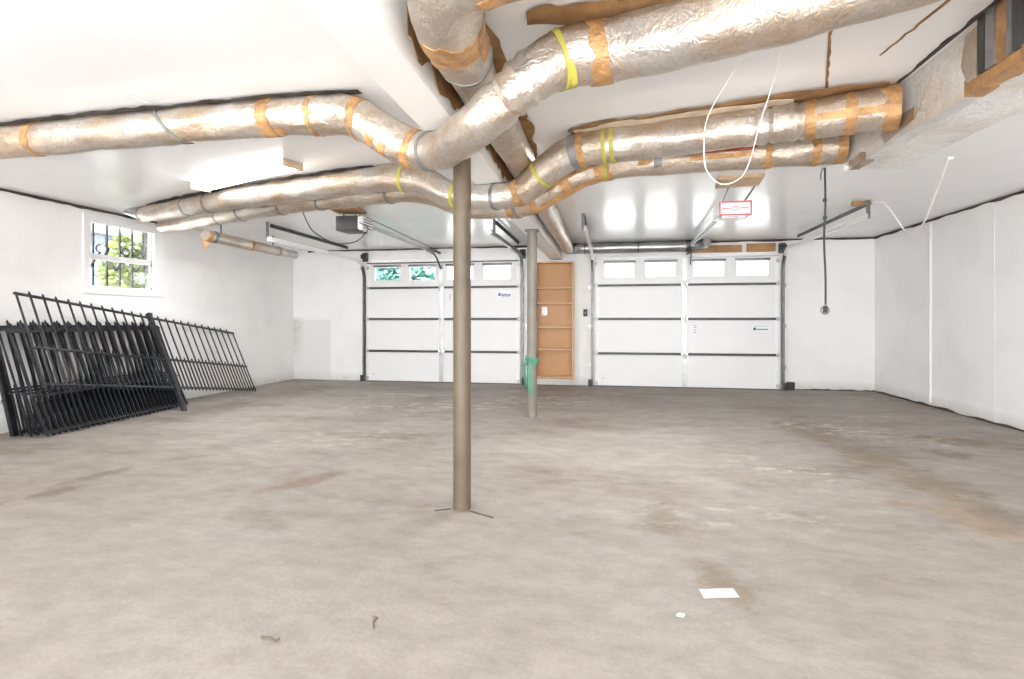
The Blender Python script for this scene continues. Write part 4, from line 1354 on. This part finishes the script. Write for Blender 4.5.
# F: short duct high along the window wall
F_ = Duct('short thin foil duct ending in bare tube, high on the window wall',
    [(-5.05, 5.99, 2.185, 0.072), (-5.02, 6.25, 2.165, 0.072), (-4.98, 6.9, 2.155, 0.070), (-4.96, 7.5, 2.148, 0.068)], 'foil', 0.005, 7)
b_ = bmesh.new()
tube(b_, [Vector((-4.96, 7.5, 2.148)) - F_.o0, Vector((-4.955, 7.72, 2.145)) - F_.o0, Vector((-4.955, 7.82, 2.145)) - F_.o0], [0.062, 0.062, 0.062], 24)
tube(b_, [Vector((-4.955, 7.74, 2.145)) - F_.o0, Vector((-4.955, 7.77, 2.145)) - F_.o0], [0.068, 0.068], 24)
link_mesh('bare_tube', b_, 'galv', F_.root)
F_.band(1, 6.1, 0.05, 'strap_grey', 'strap', 0.006)
F_.band(1, 6.75, 0.05)
F_.band(1, 7.35, 0.03, 'strap_grey', 'strap', 0.006)
i = F_.at(1, 6.0)
F_.patch('tape_patch', 'tape', i, i + 3, -2.2, 0.3, 0.012, ragged=2.0)
b_ = ribbon([Vector(p) - F_.o0 for p in ((-5.06, 6.0, 2.12), (-5.05, 6.02, 2.05), (-5.055, 6.0, 1.985))], [0.08, 0.05, 0.015], (1, 0.3, 0))
link_mesh('loose_tape', b_, 'tape', F_.root)
for y_ in (6.2, 7.3):
    b_ = bmesh.new()
    bar(b_, Vector((-4.99, y_, 2.23)) - F_.o0, Vector((-4.99, y_, H - 0.002)) - F_.o0, 0.02, 0.003)
    link_mesh('hanger_strap', b_, 'track', F_.root, smooth=False)

# ------------------------------------------------------------------ main trunk on the trunk side
TR = thing('duct_trunk', 'large foil-covered rectangular duct trunk that the round ducts enter', 'duct', (1.7, 3.0, H))
def lumpy_box(x0, x1, y0, y1, z0, z1, amp, seed, taper=0.0):
    b_ = bmesh.new()
    bmesh.ops.create_cube(b_, size=1.0)
    bmesh.ops.subdivide_edges(b_, edges=b_.edges[:], cuts=11, use_grid_fill=True)
    for v in b_.verts:
        x, y, z = v.co
        # rounded section
        px = x * 2; pz = z * 2
        k = max(abs(px), abs(pz)); ln = math.hypot(px, pz) or 1
        f = 0.90 + 0.10 * (k / ln)
        q = Vector(((x0 + x1) / 2 + x * (x1 - x0), (y0 + y1) / 2 + y * (y1 - y0), (z0 + z1) / 2 + z * (z1 - z0)))
        q.x += taper * (y + 0.5)
        n_ = Vector((noise.noise(q * 4 + Vector((seed, 0, 0))), noise.noise(q * 4 + Vector((0, seed, 9))) * 0.6, noise.noise(q * 4 + Vector((3, seed, 0)))))
        q += n_ * amp
        q.z = min(q.z, H - 0.004)
        q.x = min(q.x, XR)
        v.co = q - Vector((1.7, 3.0, H))
    return b_
TX0, TX1, TZ = 1.56, 1.93, 2.098
link_mesh('foil_jacket', lumpy_box(TX0, TX1, 2.44, 3.95, TZ, H - 0.003, 0.026, 3), 'foil_grey', TR)
link_mesh('foil_jacket', lumpy_box(TX0 - 0.005, TX1 + 0.01, 0.2, 2.42, TZ - 0.01, H - 0.003, 0.014, 5), 'foil_grey', TR)
def off(bm):
    for v in bm.verts: v.co -= Vector((1.7, 3.0, H))
    return bm
def collar(y0, y1, ex, m, nm, lab=None):
    o = link_mesh(nm, off(bxm(TX0 - 0.03 - ex, TX0 + 0.01, y0, y1, TZ + 0.035, H - 0.004, bevel=0.002)), m, TR, smooth=False)
    if lab: o['label'] = lab
collar(2.525, 2.565, 0.008, 'strut', 'flange', 'black flange')
collar(2.475, 2.525, 0.004, 'strap_grey', 'flange')
collar(2.405, 2.475, -0.004, 'tape', 'canvas_connector', 'brown connector strip')
collar(2.370, 2.405, 0.004, 'strap_grey', 'flange')
collar(2.345, 2.370, 0.008, 'strut', 'flange', 'black flange')
def tape_sheet(pts, m, nm='tape_strip', th=(0, 0, -0.004)):
    b_ = bmesh.new()
    A = [b_.verts.new(Vector(p) - Vector((1.7, 3.0, H))) for p in pts]
    B = [b_.verts.new(Vector(p) + Vector(th) - Vector((1.7, 3.0, H))) for p in pts]
    b_.faces.new(A); b_.faces.new(list(reversed(B)))
    n = len(A)
    for i in range(n): b_.faces.new((A[i], A[(i + 1) % n], B[(i + 1) % n], B[i]))
    return link_mesh(nm, b_, m, TR, smooth=False)
def edge_tape(y0, y1, m, w=0.06, seed=0, x=TX0):
    """crumpled tape folded over the lower near edge of the trunk"""
    b_ = bmesh.new(); rows = []
    n = max(3, int((y1 - y0) / 0.025))
    for i in range(n + 1):
        y = y0 + (y1 - y0) * i / n
        k = w * (1 + 0.55 * noise.noise(Vector((y * 11, seed, 0)))); k2 = w * (1 + 0.55 * noise.noise(Vector((y * 12, seed, 5))))
        o_ = 0.020 + 0.006 * noise.noise(Vector((y * 25, seed, 2)))
        rows.append([b_.verts.new(Vector(p) - Vector((1.7, 3.0, H))) for p in ((x - o_, y, TZ + k), (x - o_, y, TZ - o_ + 0.005), (x + k2, y, TZ - o_), (x + k2, y, TZ - o_ + 0.006), (x - o_ + 0.006, y, TZ - o_ + 0.012), (x - o_ + 0.006, y, TZ + k))])
    for A, B in zip(rows, rows[1:]):
        for k in range(6): b_.faces.new((A[k], A[(k + 1) % 6], B[(k + 1) % 6], B[k]))
    b_.faces.new(rows[0]); b_.faces.new(list(reversed(rows[-1])))
    return link_mesh('edge_tape', b_, m, TR)
edge_tape(2.68, 3.60, 'tape_silver', 0.045, 2)
edge_tape(2.57, 2.68, 'tape', 0.05, 6)
edge_tape(1.55, 2.57, 'tape', 0.045, 8)
edge_tape(3.62, 3.84, 'foil_dull', 0.04, 11)
tape_sheet([(TX0 - 0.024, 3.06, 2.13), (TX0 - 0.024, 3.36, 2.10), (TX0 - 0.024, 3.40, 2.16), (TX0 - 0.024, 3.30, 2.20), (TX0 - 0.024, 3.05, 2.19)], 'foil_dull', 'tape_patch', (-0.004, 0, 0))
tape_sheet([(TX0 - 0.024, 2.585, 2.35), (TX0 - 0.024, 2.66, 2.34), (TX0 - 0.024, 2.69, 2.22), (TX0 - 0.024, 2.65, 2.13), (TX0 - 0.024, 2.585, 2.13)], 'foil_dull', 'tape_patch', (-0.004, 0, 0))
# dark stain / open joint along the top
link_mesh('joint', off(wavy_strip((TX0 - 0.03, 1.2, H - 0.001), (TX0 - 0.03, 3.3, H - 0.001), 0.018, (0, 0, -0.006), (-1, 0, 0), 60, 0.5, 31)), 'gap', TR)

# ------------------------------------------------------------------ cords
hc = thing('extension_cord', 'black cord hanging straight from the ceiling with a ring at its end', 'cord', (1.78, 4.89, H))
link_mesh('cord', cable([(0, 0, -0.001), (0.004, 0, -0.3), (-0.006, 0, -0.6), (0.004, 0, -0.9), (0.006, 0, -1.15)], 0.0085), 'cord_black', hc)
b_ = bmesh.new()
pts = [Vector((0.0 + 0.030 * math.cos(2 * PI * k / 24), 0, -1.195 + 0.030 * math.sin(2 * PI * k / 24))) for k in range(24)]
tube(b_, pts, 0.008, 8, closed=True)
link_mesh('ring', b_, 'strap_grey', hc)
b_ = bmesh.new()
box(b_, -0.013, 0.018, -0.012, 0.012, -1.215, -1.155, bevel=0.005)
link_mesh('plug', b_, 'cord_black', hc)
b_ = bmesh.new()
tube(b_, catmull([(-0.03, 0, -0.10), (-0.032, 0, -0.06), (-0.018, 0, -0.012), (0.0, 0, -0.01)], 0.01)[0], 0.006, 8)
link_mesh('hook', b_, 'strap_grey', hc)
for z_ in (-0.27, -0.42):
    b_ = bmesh.new(); box(b_, -0.013, 0.013, -0.012, 0.012, z_ - 0.014, z_ + 0.014, bevel=0.004)
    link_mesh('clip', b_, 'cord_black', hc)

wl = thing('hanging_cable', 'white cable hanging from the ceiling in a long loop, in front of the parallel ducts', 'cable', (0.6, 2.63, H))
def campt(u, v, d):
    f, psi = 535.3, 0.1798
    x = (u - 512) * d / f
    return Vector((math.cos(psi) * x - math.sin(psi) * d, math.sin(psi) * x + math.cos(psi) * d, 1.1 - (v - 319.96) * d / f))
LOOP = [(0.700, 2.650, 2.372), (0.618, 2.640, 2.32), (0.548, 2.625, 2.22), (0.452, 2.610, 2.05), (0.432, 2.600, 1.92), (0.440, 2.600, 1.80), (0.485, 2.610, 1.742), (0.535, 2.618, 1.728), (0.600, 2.630, 1.76), (0.642, 2.640, 1.84), (0.690, 2.650, 2.02), (0.735, 2.655, 2.16), (0.770, 2.660, 2.29), (0.775, 2.660, 2.372)]
link_mesh('cable', cable([Vector(p) - Vector((0.6, 2.63, H)) for p in LOOP], 0.0022), 'cord_white', wl)
b_ = bmesh.new()
box(b_, 0.085, 0.185, 0.005, 0.045, -0.012, -0.001, bevel=0.003)
link_mesh('clip', b_, 'cord_white', wl)

wc = thing('conduit', 'straight white conduit running down the plain side wall', 'conduit', (XR - 0.012, 7.63, 0.05))
b_ = bmesh.new()
box(b_, -0.011, 0.011, -0.014, 0.014, 0.0, 2.27, bevel=0.003)
link_mesh('tube', b_, 'cord_white', wc)
for z_ in (0.4, 1.2, 2.0):
    link_mesh('clip', bxm(-0.013, 0.0115, -0.024, 0.024, z_ - 0.01, z_ + 0.01, bevel=0.002), 'cord_white', wc)
c2 = thing('slack_cable', 'slack white cable sagging from the ceiling to the rail hanger near the black hanging cord', 'cable', (2.62, 4.74, H))
o0 = Vector((2.62, 4.74, H))
link_mesh('cable', cable([Vector(p) - o0 for p in ((2.62, 4.74, H - 0.004), (2.72, 5.08, 2.20), (2.84, 5.50, 2.00), (2.89, 5.78, 1.955), (2.90, 5.95, 1.99), (2.89, 6.08, 2.13), (2.84, 6.22, 2.32), (2.78, 6.30, 2.352))], 0.0075), 'cord_white', c2)
link_mesh('staple', bxm(-0.02, 0.02, -0.02, 0.02, -0.02, -0.001, bevel=0.003), 'cord_white', c2)

# ------------------------------------------------------------------ iron fence panels against the window wall
PK = {}
def picket_mesh(h, w, tip):
    key = (round(h, 3), w)
    if key not in PK:
        b_ = bmesh.new()
        q = [(-1, -1), (1, -1), (1, 1), (-1, 1)]
        A = [b_.verts.new((i * w / 2, j * w / 2, 0)) for i, j in q]
        B = [b_.verts.new((i * w / 2, j * w / 2, h - tip)) for i, j in q]
        C2 = [b_.verts.new((i * w * 0.62, j * w * 0.62, h - tip)) for i, j in q]
        D = b_.verts.new((0, 0, h))
        for P, Q in ((A, B), (B, C2)):
            for k in range(4): b_.faces.new((P[k], P[(k + 1) % 4], Q[(k + 1) % 4], Q[k]))
        for k in range(4): b_.faces.new((C2[k], C2[(k + 1) % 4], D))
        b_.faces.new(list(reversed(A)))
        bmesh.ops.recalc_face_normals(b_, faces=b_.faces[:])
        me = bpy.data.meshes.new('picket'); b_.to_mesh(me); b_.free()
        PK[key] = me
    return PK[key]
def fence_panel(label, mat4, L_, hgt, n, hmid, post_at=None, m='iron', group=None, tip=0.075, end_post=None):
    t = thing('fence_panel', label, 'fence panel', (0, 0, 0), group)
    t.matrix_world = mat4
    def pk(x, h, w=0.0135, z=0.0):
        me = picket_mesh(h, w, 0.03)
        if not me.materials: me.materials.append(M[m])
        o = bpy.data.objects.new('picket', me); COL.objects.link(o); o.parent = t; o.location = (x, 0, z)
        if o.data.materials[0] != M[m]:
            o.material_slots[0].link = 'OBJECT'; o.material_slots[0].material = M[m]
        return o
    for z_, nm in ((0.035, 'bottom_rail'), (hmid, 'middle_rail'), (hgt - tip, 'top_rail')):
        b_ = bmesh.new()
        box(b_, -0.02, L_ + 0.02, -0.012, 0.012, z_ - 0.010, z_ + 0.010, bevel=0.002)
        link_mesh(nm, b_, m, t, smooth=False)
    sp = L_ / n
    for i in range(n + 1):
        if post_at is not None and i == post_at[0]: continue
        pk(i * sp, hgt if 0 < i < n else hgt - tip + 0.02)
    for i in range(n):
        pk((i + 0.5) * sp, hmid + 0.06, 0.0136)
    if post_at is not None:
        b_ = bmesh.new()
        x = post_at[0] * sp
        box(b_, x - 0.024, x + 0.024, -0.024, 0.024, -post_at[1], hgt - 0.02, bevel=0.003)
        box(b_, x - 0.029, x + 0.029, -0.029, 0.029, hgt - 0.02, hgt + 0.004, bevel=0.004)
        pst = link_mesh('post', b_, 'iron_grey', t)
    if end_post is not None:
        b_ = bmesh.new()
        box(b_, -0.06, -0.018, -0.02, 0.02, 0.0, end_post, bevel=0.003)
        box(b_, -0.065, -0.013, -0.025, 0.025, end_post, end_post + 0.02, bevel=0.004)
        link_mesh('post', b_, 'iron', t)
    return t
def frame_matrix(origin, ex, up):
    ex = Vector(ex).normalized()
    up = Vector(up); up = (up - ex * up.dot(ex)).normalized()
    ey = up.cross(ex)
    m4 = Matrix((ex, ey, up)).transposed().to_4x4()
    m4.translation = Vector(origin)
    return m4
# long panel laid across the front of the stack, its end toward the camera raised
BL, BR_ = Vector((-5.10, 4.08, 0.475)), Vector((-5.30, 7.34, 0.012))
fence_panel('long grey iron fence panel with middle post, tilted across the stack', frame_matrix(BL, BR_ - BL, Vector((-0.50, 0.14, 0.93))), 3.28, 1.06, 24, 0.42, (12, 0.30), 'iron_grey', None, 0.06)
names = ['front panel of the black fence stack, pickets clear against the rest', 'black fence panel second in the stack, just behind the front one', 'black fence panel third in the leaning stack',
         'black fence panel fourth in the leaning stack', 'black fence panel fifth in the leaning stack', 'rearmost black fence panel of the stack with a thick end post, against the wall']
for k in range(6):
    dy = (0.0, 0.03, -0.04, 0.05, -0.02, 0.0)[k]
    o_ = Vector((-5.15 - 0.068 * k, 4.14 + dy, 0.012))
    e_ = Vector((-5.31 - 0.055 * k, 5.99 + dy, 0.012)) - o_
    topx = -5.585 - 0.034 * k
    fence_panel('iron ' + names[k] if k == 0 else names[k], frame_matrix(o_, e_, Vector((topx - o_.x, 0, 1.04))), 1.86, 1.13, 15, 0.40 + 0.02 * (k % 3), None, 'iron', 'stacked black fence panels', 0.075, 1.3 if k == 5 else None)

# ------------------------------------------------------------------ little things on the floor and walls
pp = thing('paper_scrap', 'white paper scrap lying on the concrete', 'paper', (0.429, 2.262, 0), None, 0.25)
b_ = bmesh.new()
rows = []
for i in range(5):
    x = -0.072 + 0.036 * i
    rows.append([b_.verts.new((x + 0.004 * j, -0.035 + 0.035 * j + 0.004 * noise.noise(Vector((i, j, 1))), 0.002 + 0.004 * abs(noise.noise(Vector((i * 0.7, j * 0.9, 3)))))) for j in range(3)])
for A, B in zip(rows, rows[1:]):
    for j in range(2): b_.faces.new((A[j], A[j + 1], B[j + 1], B[j]))
r_ = bmesh.ops.extrude_face_region(b_, geom=b_.faces[:])
for g in r_['geom']:
    if isinstance(g, bmesh.types.BMVert): g.co.z += 0.0015
link_mesh('sheet', b_, 'paper', pp, smooth=False)
for (x, y, rz, l, lab) in ((-0.835, 1.82, 1.9, 0.075, 'dry bent twig on the concrete straight before the near post'), (-1.15, 1.66, -0.15, 0.07, 'thin straight twig on the concrete by the bottom edge')):
    t = thing('twig', lab, 'twig', (x, y, 0), None, rz)
    b_ = bmesh.new()
    tube(b_, catmull([(-l / 2, 0, 0.005), (0, 0.006, 0.006), (l / 2 - 0.01, -0.004, 0.005), (l / 2, 0.012, 0.006)], 0.012)[0], [0.0035] * 50, 6)
    link_mesh('stick', b_, 'twig', t)
pc = thing('paint_chip', 'tiny white paint chip on the concrete in front of the paper scrap', 'paint chip', (0.26, 2.07, 0))
b_ = bmesh.new()
vv = [b_.verts.new(p) for p in ((-0.014, -0.008, 0.0015), (0.010, -0.012, 0.002), (0.017, 0.004, 0.004), (0.002, 0.013, 0.003), (-0.012, 0.006, 0.002))]
b_.faces.new(vv)
r_ = bmesh.ops.extrude_face_region(b_, geom=b_.faces[:])
for g in r_['geom']:
    if isinstance(g, bmesh.types.BMVert): g.co.z += 0.002
link_mesh('flake', b_, 'white', pc, smooth=False)
wb = thing('wall_hook', 'small dark metal hook on the white wall beside the fence stack', 'hook', (XL, 4.22, 0.31))
b_ = bmesh.new()
tube(b_, [Vector((0.001, 0, 0)), Vector((0.035, 0, 0))], 0.012, 10)
link_mesh('peg', b_, 'iron_grey', wb)
b_ = bmesh.new()
tube(b_, [Vector((0.036, 0.04 * math.cos(2 * PI * k / 20), 0.028 * math.sin(2 * PI * k / 20))) for k in range(20)], 0.005, 6, closed=True)
link_mesh('ring', b_, 'track_light', wb)
